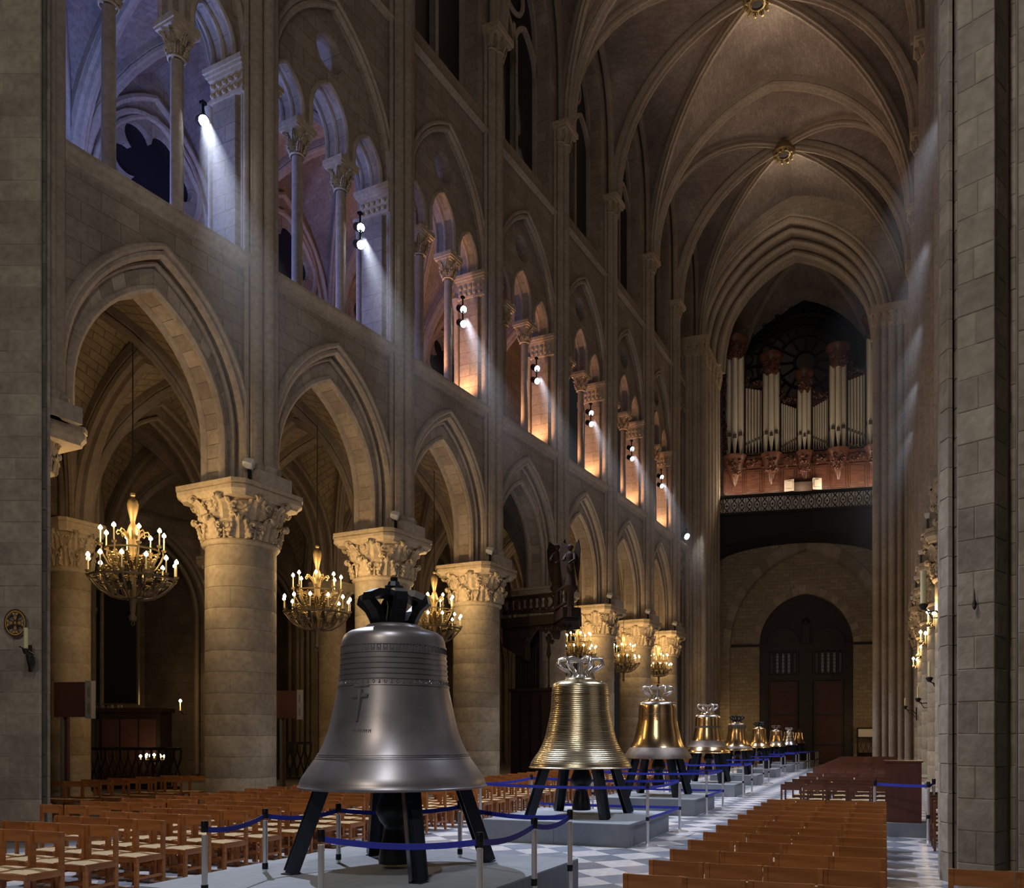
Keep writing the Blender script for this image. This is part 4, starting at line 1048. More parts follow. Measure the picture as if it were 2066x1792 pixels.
def platform(cx_, cy_, wx, wy, label, rz=0.0, h=.39):
    t = empty('exhibition_platform', (cx_, cy_, 0), rz, label=label, cat='platform', group='grey platforms under the bells')
    a, b_ = wx/2, wy/2
    for i in (0, 1):
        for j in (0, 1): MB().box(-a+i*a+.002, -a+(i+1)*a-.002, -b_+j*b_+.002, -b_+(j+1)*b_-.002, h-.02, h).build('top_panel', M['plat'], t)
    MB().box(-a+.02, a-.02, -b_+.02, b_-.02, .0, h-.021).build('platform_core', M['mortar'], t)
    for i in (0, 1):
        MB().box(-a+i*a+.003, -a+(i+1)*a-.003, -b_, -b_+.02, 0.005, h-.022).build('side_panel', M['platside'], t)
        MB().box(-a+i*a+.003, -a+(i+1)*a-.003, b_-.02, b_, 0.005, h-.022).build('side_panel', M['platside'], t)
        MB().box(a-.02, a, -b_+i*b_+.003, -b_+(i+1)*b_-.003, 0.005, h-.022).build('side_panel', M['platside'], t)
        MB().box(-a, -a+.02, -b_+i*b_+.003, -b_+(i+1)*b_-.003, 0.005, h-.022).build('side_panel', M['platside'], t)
    return t
zp = .39
rbands = [(z, z+.012, 'bell1', .008) for z in (1.07, 1.135, 1.19, 1.245, 1.30, 1.355, 1.41, 1.49)]+[(z, z+.01, 'bell1', .006) for z in (.315, .335, .355)]
B1 = bell(795, 9.2, 1.27, 1.01, 'bell1', 'black', rbands, 'huge dark grey bronze bell with a relief cross, nearest of the row', 1.0, True)
R1 = 1.01
rel = MB()
def onbell(a, z, out=.0): r = (rad_at(z)+out)*R1; return (r*cos(a), r*sin(a), z*R1)
for k in range(54):     # frieze of small upright figures above the lettering rings
    a = 2*pi*k/54
    for da, z0, z1 in ((-.03, 1.425, 1.483), (.03, 1.425, 1.483), (0, 1.425, 1.455)): rel.tube([onbell(a+da, z0, .001), onbell(a+da, z1, .001)], .006, 4)
    rel.tube([onbell(a-.03, 1.483, .001), onbell(a+.03, 1.483, .001)], .006, 4)
rel.build('relief_frieze', M['bell1'], B1)['kind'] = 'stuff'
rel = MB()
for k in range(60):     # lower frieze: rings and bars
    a = 2*pi*k/60; z = 1.107
    if k % 2: rel.tube([onbell(a+.022*cos(q*pi/3), z+.018*sin(q*pi/3), .002) for q in range(6)], .004, 4, closed=True)
    else: rel.tube([onbell(a-.022, z-.015, .001), onbell(a+.022, z-.015, .001)], .006, 4); rel.tube([onbell(a, z-.015, .001), onbell(a, z+.018, .001)], .006, 4)
rel.build('relief_frieze', M['bell1'], B1)['kind'] = 'stuff'
aC = atan2(-B1.location.y, -B1.location.x)-.58       # cross, turned to the camera's left of the bell
q = MB()
q.tube([onbell(aC, z, .004) for z in (.70, .80, .90, 1.02)], [.016, .022, .026, .028], 6); q.tube([onbell(aC-.15, .955, .004), onbell(aC-.07, .955, .004), onbell(aC, .955, .004), onbell(aC+.07, .955, .004), onbell(aC+.15, .955, .004)], .022, 6)
q.build('relief_cross', M['bell1'], B1, 50)
q = MB(); q.tube([onbell(aC-.15, 1.06, .0), onbell(aC, 1.06, .004), onbell(aC+.15, 1.06, .0)], .014, 6); q.build('relief_bar', M['bell1'], B1, 50)
q = MB()
for k in range(14):
    a = aC+.24-.03*k
    q.tube([onbell(a, .585, .001), onbell(a, .615, .001)], .004, 4)
    if k % 3 != 1: q.tube([onbell(a, .615, .001), onbell(a-.016, .6, .001)], .004, 4)
q.build('relief_lettering', M['bell1'], B1)['kind'] = 'stuff'
g2 = [(z, z+.006, 'bellgold', .006) for z in [.15+.05*i for i in range(29)]]+[(1.40, 1.415, 'bellgold2', .01)]
bell(1171, 15.5, 1.26, .945, 'bellgold', 'bellsilver', g2, 'bright gold bell covered in fine turned rings, second in the row', 1.0)
bell(1327, 20.9, 1.30, .84, 'bellgold2', 'bellsilver', [(.02, .33, 'bellband', .012), (1.58, 1.66, 'bellsilver', .01), (1.30, 1.315, 'bellsilver', .012)], 'gold bell with a dark rough lip and silvery shoulder, third in the row')
bell(1428, 27, 1.33, .73, 'bellgold2', 'bellsilver', [(.27, .55, 'bellband', .008), (1.10, 1.19, 'bellband', .012), (1.55, 1.66, 'bellsilver', .01)], 'gold bell with two dark bands and pale shoulder, fourth in the row')
bell(1487, 33.2, 1.33, .635, 'bellgold2', 'black', [(.12, .26, 'bellband', .008), (1.33, 1.66, 'bellband', .012)], 'gold bell with a dark brown shoulder and black crown, fifth in the row')
bell(1531, 39.5, 1.36, .56, 'bellgold2', 'black', [(1.12, 1.14, 'bellsilver', .01)], 'plain reddish gold bell with black crown loops, sixth in the row')
bell(1566, 45.5, 1.36, .53, 'bellgold2', 'bellband', [(.33, .5, 'bellband', .008), (1.15, 1.22, 'bellband', .014), (1.5, 1.66, 'bellsilver', .01)], 'small gold bell with a thin dark ring and pale top, seventh in the row')
bell(1592, 50, 1.40, .485, 'bellsilver', 'bellsilver', [(.86, .93, 'bellband', .012), (1.2, 1.24, 'bellband', .012)], 'small silvery white bell, eighth in the row')
bell(1612, 54, 1.50, .38, 'bellgold2', 'bellband', [(.1, .2, 'bellband', .01)], 'smallest bell, dull gold, last in the row in front of the portal', 1.1)
bspec = [(795, 9.2, 1.27, 1.01), (1171, 15.5, 1.26, .945), (1327, 20.9, 1.30, .84), (1428, 27, 1.33, .73), (1487, 33.2, 1.33, .635), (1531, 39.5, 1.36, .56), (1566, 45.5, 1.36, .53), (1592, 50, 1.40, .485), (1612, 54, 1.5, .38)]
bn = ['huge dark bell', 'ringed gold bell', 'bell with the dark rough lip', 'bell with two dark bands', 'bell with the brown shoulder', 'plain reddish gold bell', 'small bell with a thin dark ring', 'silvery white bell', 'smallest last bell']
for (px, w, zl, R), nm in zip(bspec, bn):
    stand(px, w, zl, R, zp, 'dark steel stand with four slanting legs under the '+nm)
    x, y = H(px, w)
    k = max(.62, R/1.01); platform(x+.0, y-.25 if R > 1 else y, 3.2*k if R > 1 else 2.85*k, (3.3 if R > 1 else 2.85)*k, 'low grey box platform carrying the '+nm, 0 if R < 1 else -.03)

# ------------------------------------------------------------------ barrier posts and blue belts
post_me = MB().lathe([(.026, .02), (.026, .93)], 14).mesh('post', M['steel'], 40)
pb_me = MB().lathe([(.17, 0), (.17, .012), (.14, .022), (.05, .035), (.03, .05)], 24).mesh('base', M['steel'], 40)
ph_me = MB().lathe([(.030, .955), (.032, .96), (.032, 1.045), (.026, 1.055), (.0261, 1.056)], 14).mesh('belt_head', M['black'], 40)
pc_me = MB().lathe([(.030, .0), (.031, .005), (.031, .06), (.03, .065)], 14).mesh('collar', M['black'], 40)
def post(x, y, label, group='steel barrier posts'):
    t = empty('barrier_post', (x, y, .006), 0, label=label, cat='post', group=group)
    inst('post', post_me, t); inst('base', pb_me, t); inst('belt_head', ph_me, t); inst('collar', pc_me, t, (0, 0, .42)); return t
def belt(t, q, z=.985, sag=.05, hgt=.05):
    a = Vector((t.location.x, t.location.y, z)); b_ = Vector((q[0], q[1], z)); n_ = 10; d = (b_-a); nn = Vector((d.y, -d.x, 0)).normalized()*.002; vs = []; fs = []
    for i in range(n_+1):
        f = i/n_; p = a.lerp(b_, f); p.z -= sag*4*f*(1-f)
        for s1_, s2_ in ((-1, -1), (1, -1), (1, 1), (-1, 1)): vs.append(p+nn*s1_+Vector((0, 0, hgt/2*s2_))-t.location)
    for i in range(n_):
        for k in range(4): k2 = (k+1) % 4; fs.append((i*4+k, i*4+k2, i*4+4+k2, i*4+4+k))
    MB().add(vs, fs).build('belt', M['belt'], t)
def tp(px, py): w = F*(HC-1.06)/(py-HY); return H(px, w)
P1 = [('A', 413, 1657), ('B', 535, 1632), ('C', 683, 1622), ('D', 928, 1616), ('E', 1150, 1634), ('G', 1078, 1650), ('H', 968, 1680), ('I', 648, 1674)]
pos = {k: tp(x, y) for k, x, y in P1}
pd = {'A': 'steel barrier post with blue belt, leftmost, at the corner of the nearest platform', 'B': 'steel barrier post left of the dark bell stand, next to the rush chairs', 'C': 'steel barrier post behind the left leg of the dark bell stand',
      'D': 'steel barrier post behind the right leg of the dark bell stand', 'E': 'steel barrier post at the rear right corner of the nearest platform', 'G': 'steel barrier post on the right side of the nearest platform, second from its corner',
      'H': 'steel barrier post in front of the nearest platform, right of the clapper', 'I': 'steel barrier post in front of the nearest platform, left of the clapper'}
ps = {k: post(*pos[k], pd[k]) for k in pos}
for a, b_ in (('A', 'B'), ('B', 'C'), ('C', 'D'), ('D', 'E'), ('E', 'G'), ('G', 'H'), ('H', 'I')): belt(ps[a], pos[b_])
sn = ['front left', 'front right', 'rear right', 'rear left']
for i, ((px, w, zl, R), nm) in enumerate(zip(bspec, bn)):
    if i == 0: continue
    x, y = H(px, w); k = max(.62, R/1.01); hx = 1.42*k+.22; hy = 1.42*k
    cs = [(x-hx, y-hy*.75), (x+hx, y-hy*.75), (x+hx, y+hy*1.0), (x-hx, y+hy*1.0)]
    pp = [post(*c_, f'steel barrier post, {s_} corner by the {nm}') for c_, s_ in zip(cs, sn)]
    for a in range(4): belt(pp[a], cs[(a+1) % 4], sag=.03)
    if i in (1, 2): belt(pp[1], cs[2], z=.47, sag=.01); belt(pp[2], cs[3], z=.47, sag=.01)

# ------------------------------------------------------------------ chairs
def chair_parts(wood, low=False):
    w2, dp = .205, .40
    P = []
    for sx in (-1, 1):
        P.append(('back_leg', MB().box(sx*w2-.018, sx*w2+.018, -dp/2-.02, -dp/2+.025, 0, .80).mesh('back_leg', wood)))
        P.append(('front_leg', MB().box(sx*(w2-.005)-.02, sx*(w2-.005)+.02, dp/2-.03, dp/2+.01, 0, .40).mesh('front_leg', wood)))
    b = MB(); n_ = 6
    vs = []; fs = []
    for i in range(n_+1):
        x = -w2+.018+(2*w2-.036)*i/n_; c_ = -.014*(1-((x/w2)**2))
        for y, z in ((-dp/2-.012+c_, .675), (-dp/2+.006+c_, .675), (-dp/2+.006+c_, .80), (-dp/2-.012+c_, .80)): vs.append((x, y, z))
    for i in range(n_):
        for k in range(4): k2 = (k+1) % 4; fs.append((i*4+k, i*4+k2, i*4+4+k2, i*4+4+k))
    P.append(('backrest', b.add(vs, fs).mesh('backrest', wood)))
    b = MB()
    b.box(-w2, w2, dp/2-.02, dp/2+.012, .345, .405).box(-w2, w2, -dp/2+.0, -dp/2+.025, .345, .405)
    for sx in (-1, 1): b.box(sx*w2-.016, sx*w2+.016, -dp/2+.02, dp/2-.02, .34, .41)
    P.append(('seat_frame', b.mesh('seat_frame', wood)))
    a, d2 = w2-.018, dp/2-.012; z = .405
    b = MB().add([(-a, -d2, z), (a, -d2, z), (a, d2, z), (-a, d2, z), (0, 0, z+.022), (-a, 0, z+.006), (a, 0, z+.006), (0, -d2, z+.006), (0, d2, z+.006), (-a, -d2, z-.03), (a, -d2, z-.03), (a, d2, z-.03), (-a, d2, z-.03)],
                 [(0, 7, 4), (7, 1, 4), (1, 6, 4), (6, 2, 4), (2, 8, 4), (8, 3, 4), (3, 5, 4), (5, 0, 4), (9, 10, 1, 0), (10, 11, 2, 1), (11, 12, 3, 2), (12, 9, 0, 3), (12, 11, 10, 9)])
    P.append(('rush_seat', b.mesh('rush_seat', M['rush'])))
    P.append(('stretcher', MB().box(-w2, w2, -.012, .012, .14, .17).box(-w2-.01, -w2+.01, -dp/2, dp/2, .14, .17).box(w2-.01, w2+.01, -dp/2, dp/2, .14, .17).mesh('stretcher', wood)))
    return P
CP = chair_parts(M['chair']); CPD = chair_parts(M['chairdark'])
NCH = [0]
def chair(x, y, rz, label, group, parts=CP, few=False):
    t = empty('rush_chair', (x, y, .006), rz, label=label, cat='chair', group=group); NCH[0] += 1
    for nm, me in parts:
        if few and nm in ('stretcher',): continue
        inst(nm, me, t)
    return t
jit = random.Random(5)
def J(a): return jit.uniform(-a, a)
mass = {k: (MB(), MB()) for k in ('chair', 'chairdark')}
def mass_chair(x, y, rz, wood):
    c_, s_ = cos(rz), sin(rz)
    for nm, me in (CP if wood == 'chair' else CPD):
        if nm == 'stretcher': continue
        mass[wood][nm == 'rush_seat'].add([(x+v.co.x*c_-v.co.y*s_, y+v.co.x*s_+v.co.y*c_, v.co.z+.006) for v in me.vertices], [tuple(p.vertices) for p in me.polygons])
words = {1: 'aisle-end seat', 2: 'second seat from the bells', 3: 'third seat from the bells', 4: 'outermost seat'}
# left block: backs away from the camera, seats towards it
for r in range(60):
    y = 6.24+.69*r
    if y > 49: break
    for k in range(4):
        x = -8.38-.465*k-(.0 if r else 0)+ (r*.0); rz = pi+J(.03)+.02; xx, yy = x+J(.012), y+J(.02)
        xw = PL[1].x+(PL[7].x-PL[1].x)*(yy-PL[1].y)/(PL[7].y-PL[1].y)
        if xx < xw+1.0: continue
        if r < 27: chair(xx, yy, rz, f'light wood rush chair beside the bells, {ordn(r+1)} row back, {words[k+1]}', 'rush chairs of the left block', few=r > 12)
        else: mass_chair(xx, yy, rz, 'chair')
for r in range(11):     # second block, further from the bells and darker
    y = 8.9+.72*r
    for k in range(3):
        chair(-10.75-.49*k+J(.02), y+J(.03), pi+J(.05), f'shadowed rush chair near the big columns, {ordn(r+1)} row, {ORD[k+1]} seat', 'rush chairs of the outer left block', few=True)
for r in range(5):
    y = 14.0+.8*r
    for k in range(3):
        chair(-17.0-.5*k+J(.03), y+J(.04)+.0*k, pi+.3+J(.06), f'dim rush chair inside the dark aisle behind the arcade, {ordn(r+1)} row, {ORD[k+1]} seat', 'rush chairs in the dark aisle', few=True)
# right block: backs towards the camera
wr2 = {1: 'left end', 2: 'second from the left end', 3: 'third from the left end', 4: 'right end'}
for r in range(12):
    y = 6.15+.735*r
    for k in range(4):
        chair(-1.60+.458*k+J(.008), y+J(.012), J(.02), f'varnished chair in the nearest right-hand block, {ordn(r+1)} row, {wr2[k+1]}', 'varnished chairs of the right block', few=False)
for r, y in enumerate((19.0, 20.0, 21.5, 23.2, 25.4, 28.0)):
    pass
    for k in range(5):
        chair(-1.95+.47*k+J(.02), y+J(.03), J(.03), f'dark reddish chair beyond the lectern, {ordn(r+1)} row, {ORD[k+1]} from the bells', 'dark chairs of the middle right block', parts=CPD, few=True)
for r in range(34):
    y = 29.6+.74*r
    if y > 49: break
    for k in range(6):
        if r < 2: chair(-2.1+.47*k+J(.02), y+J(.03), J(.03), f'dark reddish chair of the farthest block, {ordn(r+1)} row, {ORD[k+1]} from the bells', 'dark chairs of the far right block', parts=CPD, few=True)
        else: mass_chair(-2.1+.47*k+J(.02), y+J(.03), J(.03), 'chairdark')
x, y = H(1972, 6.55); chair(x, y, .02, 'varnished chair back before the great right pier, left of two', 'chairs before the right pier'); chair(x+.46, y, 0, 'varnished chair back before the great right pier, right of two', 'chairs before the right pier')
for i, yy in enumerate((14.75, 15.5, 16.3, 17.2)):
    chair(.92, yy, 0, f'dark chair half hidden behind the great right pier, {ORD[i+1]} from the camera', 'chairs behind the right pier', parts=CPD)
for k, nm, lb in (('chair', 'far_chair_rows', 'far rows of light wood rush chairs along the arcade'), ('chairdark', 'far_dark_chair_rows', 'far mass of dark reddish chairs before the west door')):
    fr, ru = mass[k]; nf = len(fr.f); fr.merge(ru); o = fr.build(nm, M[k]); o.data.materials.append(M['rush'])
    for i in range(nf, len(o.data.polygons)): o.data.polygons[i].material_index = 1
    tag(o, lb, 'chairs', kind='stuff')

# ------------------------------------------------------------------ chandeliers
def flame_me():
    return MB().lathe([(.016, 0), (.045, .025), (.048, .055), (.022, .095), (.001, .12)], 8, cap=False).mesh('flame', M['flame'], True)
FLM = flame_me(); FLM.transform(Matrix.Diagonal((1.2, 1.2, 1.1, 1)))
CND = MB().lathe([(.045, -.06), (.07, -.03), (.075, 0), (.03, .005)], 10).mesh('candle_cup', M['gilt'], 40)
CNW = MB().lathe([(.02, 0), (.018, .32), (.004, .325)], 8).mesh('candle', M['candle'], 40)
def candle(parent, x, y, z, cup=True, h=1.0):
    c_ = inst('candle', CNW, parent, (x, y, z), scale=(1, 1, h)); inst('flame', FLM, c_, (0, 0, .33), scale=(1, 1, 1/h))
    if cup: inst('candle_cup', CND, parent, (x, y, z))
def make_chandelier():
    t = empty('chandelier')
    # rod and vase
    MB().tube([(0, 0, 2.0), (0, 0, 6.1)], .018, 6).build('hanging_rod', M['iron'], t)
    MB().lathe([(.02, 2.22), (.06, 2.2), (.07, 2.14), (.03, 2.1), (.05, 2.07), (.12, 2.02), (.15, 1.9), (.13, 1.75), (.08, 1.55), (.06, 1.42), (.10, 1.36), (.14, 1.25), (.13, 1.2)], 16).build('vase', M['gilt'], t, 50)
    MB().lathe([(.15, 1.22), (.17, 1.15), (.13, .95), (.10, .75), (.12, .6), (.15, .5), (.1, .3), (.07, 0), (.09, -.3), (.05, -.6)], 14).build('stem', M['gilt'], t, 50)
    b = MB()
    for k in range(8):
        a = 2*pi*k/8; ca, sa = cos(a), sin(a)
        b.tube([(r*ca, r*sa, z) for r, z in ((.12, 1.0), (.2, 1.1), (.3, 1.2), (.38, 1.22), (.42, 1.16), (.38, 1.1), (.34, 1.13))], [.025, .025, .022, .02, .018, .016, .014], 5)
    b.build('scroll', M['gilt'], t, 50)
    # upper and lower rings
    def ring(r, z, h, nm, m):
        MB().lathe([(r-.012, z-h), (r+.012, z-h), (r+.016, z), (r-.016, z), (r-.012, z-h)], 40, cap=False).build(nm, m, t, 40)
    ring(.70, .74, .045, 'upper_ring', M['gilt']); ring(1.13, 0, .05, 'lower_ring', M['giltdark'])
    g = random.Random(2)
    for k in range(8):
        a = 2*pi*(k+.3)/8; ca, sa = cos(a), sin(a); b = MB()
        b.tube([(r*ca, r*sa, z) for r, z in ((.08, .35), (.25, .18), (.45, .18), (.62, .3), (.74, .5), (.80, .66), (.80, .75))], .022, 6)
        b.tube([(r*ca, r*sa, z) for r, z in ((.1, .5), (.3, .45), (.48, .55), (.5, .68), (.42, .7), (.38, .62))], [.025, .022, .02, .018, .015, .012], 5)
        for q in range(3):
            l = MB(); leaf(l, a+(q-1)*.35, .3+.1*q, .15+.1*q, .26, .2, .14, False); b.add(l.v, l.f)
        b.build('arm', M['gilt'], t, 50); candle(t, .82*ca, .82*sa, .82)
    for k in range(12):
        a = 2*pi*(k+.15)/12; ca, sa = cos(a), sin(a); b = MB()
        b.tube([(r*ca, r*sa, z) for r, z in ((.09, -.5), (.3, -.54), (.55, -.5), (.85, -.33), (1.03, -.15), (1.13, -.04))], .022, 6)
        b.tube([(r*ca, r*sa, z) for r, z in ((.5, -.48), (.6, -.3), (.72, -.16), (.86, -.14), (.88, -.25), (.8, -.28))], [.022, .02, .018, .016, .013, .01], 5)
        b.tube([(r*cos(a+.13), r*sin(a+.13), z) for r, z in ((.2, -.5), (.28, -.3), (.42, -.2), (.55, -.25), (.52, -.36), (.45, -.36))], [.022, .02, .018, .016, .013, .01], 5)
        for q in range(2):
            l = MB(); leaf(l, a+.1-.2*q, .55+.22*q, -.38+.14*q, .24, .17, .12, False); b.add(l.v, l.f)
        b.build('cage_arm', M['giltdark'], t, 50)
        b = MB(); b.tube([(r*ca, r*sa, z) for r, z in ((.15, .05), (.4, -.02), (.7, .05), (1.0, .0), (1.13, -.02))], .014, 5)
        l = MB(); leaf(l, a, .55, .0, .28, .2, .18, False); b.add(l.v, l.f); b.build('spoke', M['gilt'], t, 50)
        candle(t, 1.15*ca, 1.15*sa, .08)
    MB().lathe([(.02, -1.12), (.09, -1.1), (.11, -1.0), (.06, -.94), (.09, -.6), (.14, -.52), (.05, -.48)], 12).tube([(.06*cos(q*.7), 0, -1.17+.06*sin(q*.7)) for q in range(10)], .015, 5).build('finial', M['giltdark'], t, 50)
    return t
ch0 = make_chandelier(); allo = list(C.objects); tr0 = tree_of(ch0, allo)
cspec = [(1, 268, 'large gilt candle chandelier hanging under the first arch, nearest of all', 1167), (2, 640, 'gilt candle chandelier hanging under the second arch, left of the dark bell', 1238), (3, 876, 'gilt candle chandelier just right of the dark bell crown', 1268),
         (5, 1166, 'gilt candle chandelier above the ringed gold bell crown', 1322), (6, 1258, 'small distant gilt chandelier between the fifth and sixth columns', 1340), (7, 1329, 'farthest gilt chandelier, above the bell with the dark rough lip', 1352)]
for i, (n, px, lb, py) in enumerate(cspec):
    o = ch0 if i == 0 else copy_tree(tr0)
    p = (PL[n-1]+PL[n])/2+nL*.6
    w = -p.x*st+p.y*ct; x, y = H(px, w); k = [1, 1, 1, .9, .9, .8][i]
    o.location = (x, y, HC+(HY-py)*w/F); o.scale = (.78*k, .78*k, .86*k); o.rotation_euler = (0, 0, .37*i)
    tag(o, lb, 'chandelier', 'candle chandeliers of the arcade')
    for da in range(3):
        q = 2*pi*da/3+.5; lamp('POINT', (x+.55*cos(q), y+.55*sin(q), o.location.z+1.15), 64, WARM, None, .12, name='chandelier_light')

# ------------------------------------------------------------------ projectors in the tribune, small white floodlights over the columns
def projector(n, s, t, z, label, r=.125):
    q = bayL(n, s, t, z); o = empty('projector', q, angL-pi/2+.25, label=label, cat='spotlight', group='white tribune spotlights')
    d = Vector((.72, -.45, -.5)).normalized(); m = d.to_track_quat('Z', 'Y').to_matrix().to_4x4()
    o.rotation_euler = (0, 0, 0)
    MB().lathe([(r*.5, -.34), (r*.95, -.28), (r, -.05), (r*1.12, .04), (r*1.12, .06)], 16).xf(m).build('housing', M['black'], o, 40)
    MB().lathe([(r*.86, .045), (r*.9, .062)], 16).xf(m).build('lens', M['projlens'], o)
    MB().tube([(0, 0, .1), (0, 0, .42)], .03, 6).box(-.06, .06, -.06, .06, .38, .44).build('bracket', M['black'], o)
for n in range(1, 8):
    zz = [16.3] if n == 1 else [16.62, 16.12]
    for j, z in enumerate(zz):
        projector(n, .745, .30, z, f'white round spotlight in tribune bay {ORD[n]} from the camera'+('' if n == 1 else (', upper of the pair' if j == 0 else ', lower of the pair')))
projector(8, .42, -.25, 13.95, 'single white spotlight on the tribune sill beside the tower pier', .2)
for n in (1, 2, 3, 5, 6, 7):
    p = PL[n]-dL*.62-nL*.35
    o = empty('floodlight', (p.x, p.y, ZA+.45), angL, label={1: 'small pale floodlight on the abacus of the nearest thick column', 2: 'small pale floodlight above the column behind the dark bell', 3: 'small pale floodlight above the column right of the dark bell',
              5: 'small pale floodlight above the column right of the carved canopy', 6: 'small pale floodlight on the next-to-last column capital', 7: 'small pale floodlight on the last column capital by the tower pier'}[n], cat='floodlight', group='floodlights on the capitals')
    d = Vector((.3, .5, -.4)).normalized(); m = Vector((.45, -.75, -.25)).normalized().to_track_quat('Z', 'Y').to_matrix().to_4x4()
    MB().lathe([(.10, -.14), (.14, -.05), (.15, .07), (.13, .10)], 6).xf(m).build('lamp_head', M['white'], o)
    MB().box(-.03, .03, -.03, .03, -.44, -.05).build('bracket', M['black'], o)
for n in (3, 4, 5, 6):
    p = PR[n]
    o = empty('floodlight', (p.x-.42, p.y-.72, ZA+.46), 0, label=f'small pale floodlight above the {ORD[n-2]} column behind the right pier', cat='floodlight', group='floodlights on the capitals')
    MB().lathe([(.05, -.10), (.09, -.04), (.10, .05), (.08, .07)], 6).build('lamp_head', M['white'], o); MB().box(-.03, .03, -.03, .03, -.42, -.1).build('bracket', M['black'], o)

# ------------------------------------------------------------------ candle brackets on the right arcade
def sconce(px, py, w, label, n=3, k=1.0, light=True):
    p = V(px, py, w); o = empty('candle_sconce', p, 0, label=label, cat='sconce', group='lit candle brackets on the right columns')
    b = MB(); b.tube([(.55, .1, -.75), (.4, .05, -.5), (.2, 0, -.42), (.05, 0, -.5), (0, 0, -.4)], [.03, .035, .03, .025, .02], 6); b.tube([(.5, .08, -.3), (.3, .03, -.45), (.1, 0, -.35), (-.12, 0, -.45)], .022, 6)
    foliage(b, -.15, .3, .0, -.5, -.3, 7, .05, 5, .1); b.build('arm', M['giltdark'], o, 50)
    for q in range(n):
        a = (q-(n-1)/2)*.16
        candle(o, a, -.08*(q % 2), -.33-(.06 if q == 1 else 0))
    if light: lamp('POINT', p+Vector((-.12, -.15, .12)), 55, WARM, None, .06, name='sconce_light')
for px, py, w, lb in ((1884, 1238, 25.5, 'lit three-candle bracket nearest the right pier'), (1867, 1278, 30.5, 'lit three-candle bracket, second from the right pier'),
                      (1858, 1308, 35.5, 'lit candle bracket on the third column behind the right pier'), (1850, 1331, 40, 'lowest and farthest lit candle bracket by the tower pier')):
    sconce(px, py, w, lb, 1 if py == 1308 else 3)
def bigcandle(px, ptop, pbot, w, label, side=1):
    p = V(px, pbot, w); h = (pbot-ptop)*w/F; o = empty('candle_bracket', p, 0, label=label, cat='candle', group='large unlit candles on brackets')
    r = min(.09, h*.09)
    MB().lathe([(r, 0), (r*.97, h), (r*.3, h+.01)], 12).build('candle', M['wax'], o, 40)
    MB().lathe([(.05, -.16), (.10, -.08), (.12, -.03), (.06, 0)], 10).build('socket', M['iron'], o, 40)
    b = MB().tube([(0, 0, -.14), (.15*side, .0, -.22), (.3*side, 0, -.2), (.5*side, .05, -.42)], .02, 6).tube([(.5*side, .05, -.1), (.5*side, .05, -.7)], .03, 6).tube([(.1*side, 0, -.2), (.2*side, 0, -.38), (.35*side, 0, -.38), (.45*side, .03, -.55)], .016, 5)
    b.build('arm', M['iron'], o, 50)
bigcandle(1863, 1152, 1218, 21.5, 'tall pale green candle in front of the second capital behind the right pier')
bigcandle(1875, 1335, 1366, 27, 'unlit cream candle on an iron arm beside the right pier')
bigcandle(1852, 1386, 1408, 32, 'smaller unlit cream candle farther along the right columns')
bigcandle(1826, 1409, 1424, 40, 'tiny unlit candle beside the tower pier on the right')

# ------------------------------------------------------------------ left pier: painted cross, candle on an iron bracket
wq = 14.52; p = V(31, 1257, wq)
o = empty('consecration_cross', p, TH, label='round ochre and brown painted cross on the left pier', cat='emblem')
r = .255
def disc(b, r0, r1, y, n=40):
    vs = [(rr*cos(2*pi*k/n), y, rr*1.22*sin(2*pi*k/n)) for rr in (r0, r1) for k in range(n)]
    return b.add(vs, [(k, (k+1) % n, n+(k+1) % n, n+k) for k in range(n)])
r = .185
for r0, r1, m_, nm in ((r*.94, r*1.06, 'brownpaint', 'outer_ring'), (r*.86, r*.94, 'yellow', 'gold_ring'), (r*.82, r*.86, 'brownpaint', 'inner_ring')):
    b = MB()
    disc(b, r0, r1, -.006).build(nm, M[m_], o)
arm = [(-.03, .02), (-.075, .115), (-.055, .15), (.055, .15), (.075, .115), (.03, .02)]
def rot(pts, a, y): return [(x*cos(a)-z*sin(a), y, (x*sin(a)+z*cos(a))*1.22) for x, z in pts]
for k in range(4):
    a = k*pi/2
    MB().add(rot([(-.012, .0), (-.045, .10), (-.08, .15), (0, .155), (.08, .15), (.045, .10), (.012, .0)], a, -.005), [(0, 1, 2, 3, 4, 5, 6)]).build('arm_outline', M['brownpaint'], o)
    MB().add(rot([(-.012, .045), (-.032, .11), (-.056, .145), (0, .138), (.056, .145), (.032, .11), (.012, .045)], a, -.007), [(0, 1, 2, 3, 4, 5, 6)]).build('arm', M['yellow'], o)
    b = MB()
    for cx_, cz_ in ((0, .122), (-.018, .1), (.018, .1)): b.add(rot([(cx_+.014*cos(q*pi/4), cz_+.014*sin(q*pi/4)) for q in range(8)], a, -.009), [tuple(range(8))])
    b.add(rot([(-.003, .05), (.003, .05), (.003, .11), (-.003, .11)], a, -.009), [(0, 1, 2, 3)]); b.build('trefoil', M['slate'], o)
MB().add(rot([(0, -.024), (.02, 0), (0, .024), (-.02, 0)], 0, -.01), [(0, 1, 2, 3)]).build('centre_lozenge', M['yellow'], o)
p = V(52, 1309, 14.1); h = 42*14.1/F
o = empty('candle_bracket', p, TH, label='thick cream candle on a dark iron bracket under the painted cross', cat='candle')
MB().lathe([(.032, 0), (.031, h), (.01, h+.004)], 14).build('candle', M['wax'], o, 40)
MB().lathe([(.02, -.09), (.035, -.07), (.05, -.02), (.055, 0), (.03, .003)], 12).build('socket', M['iron'], o, 40)
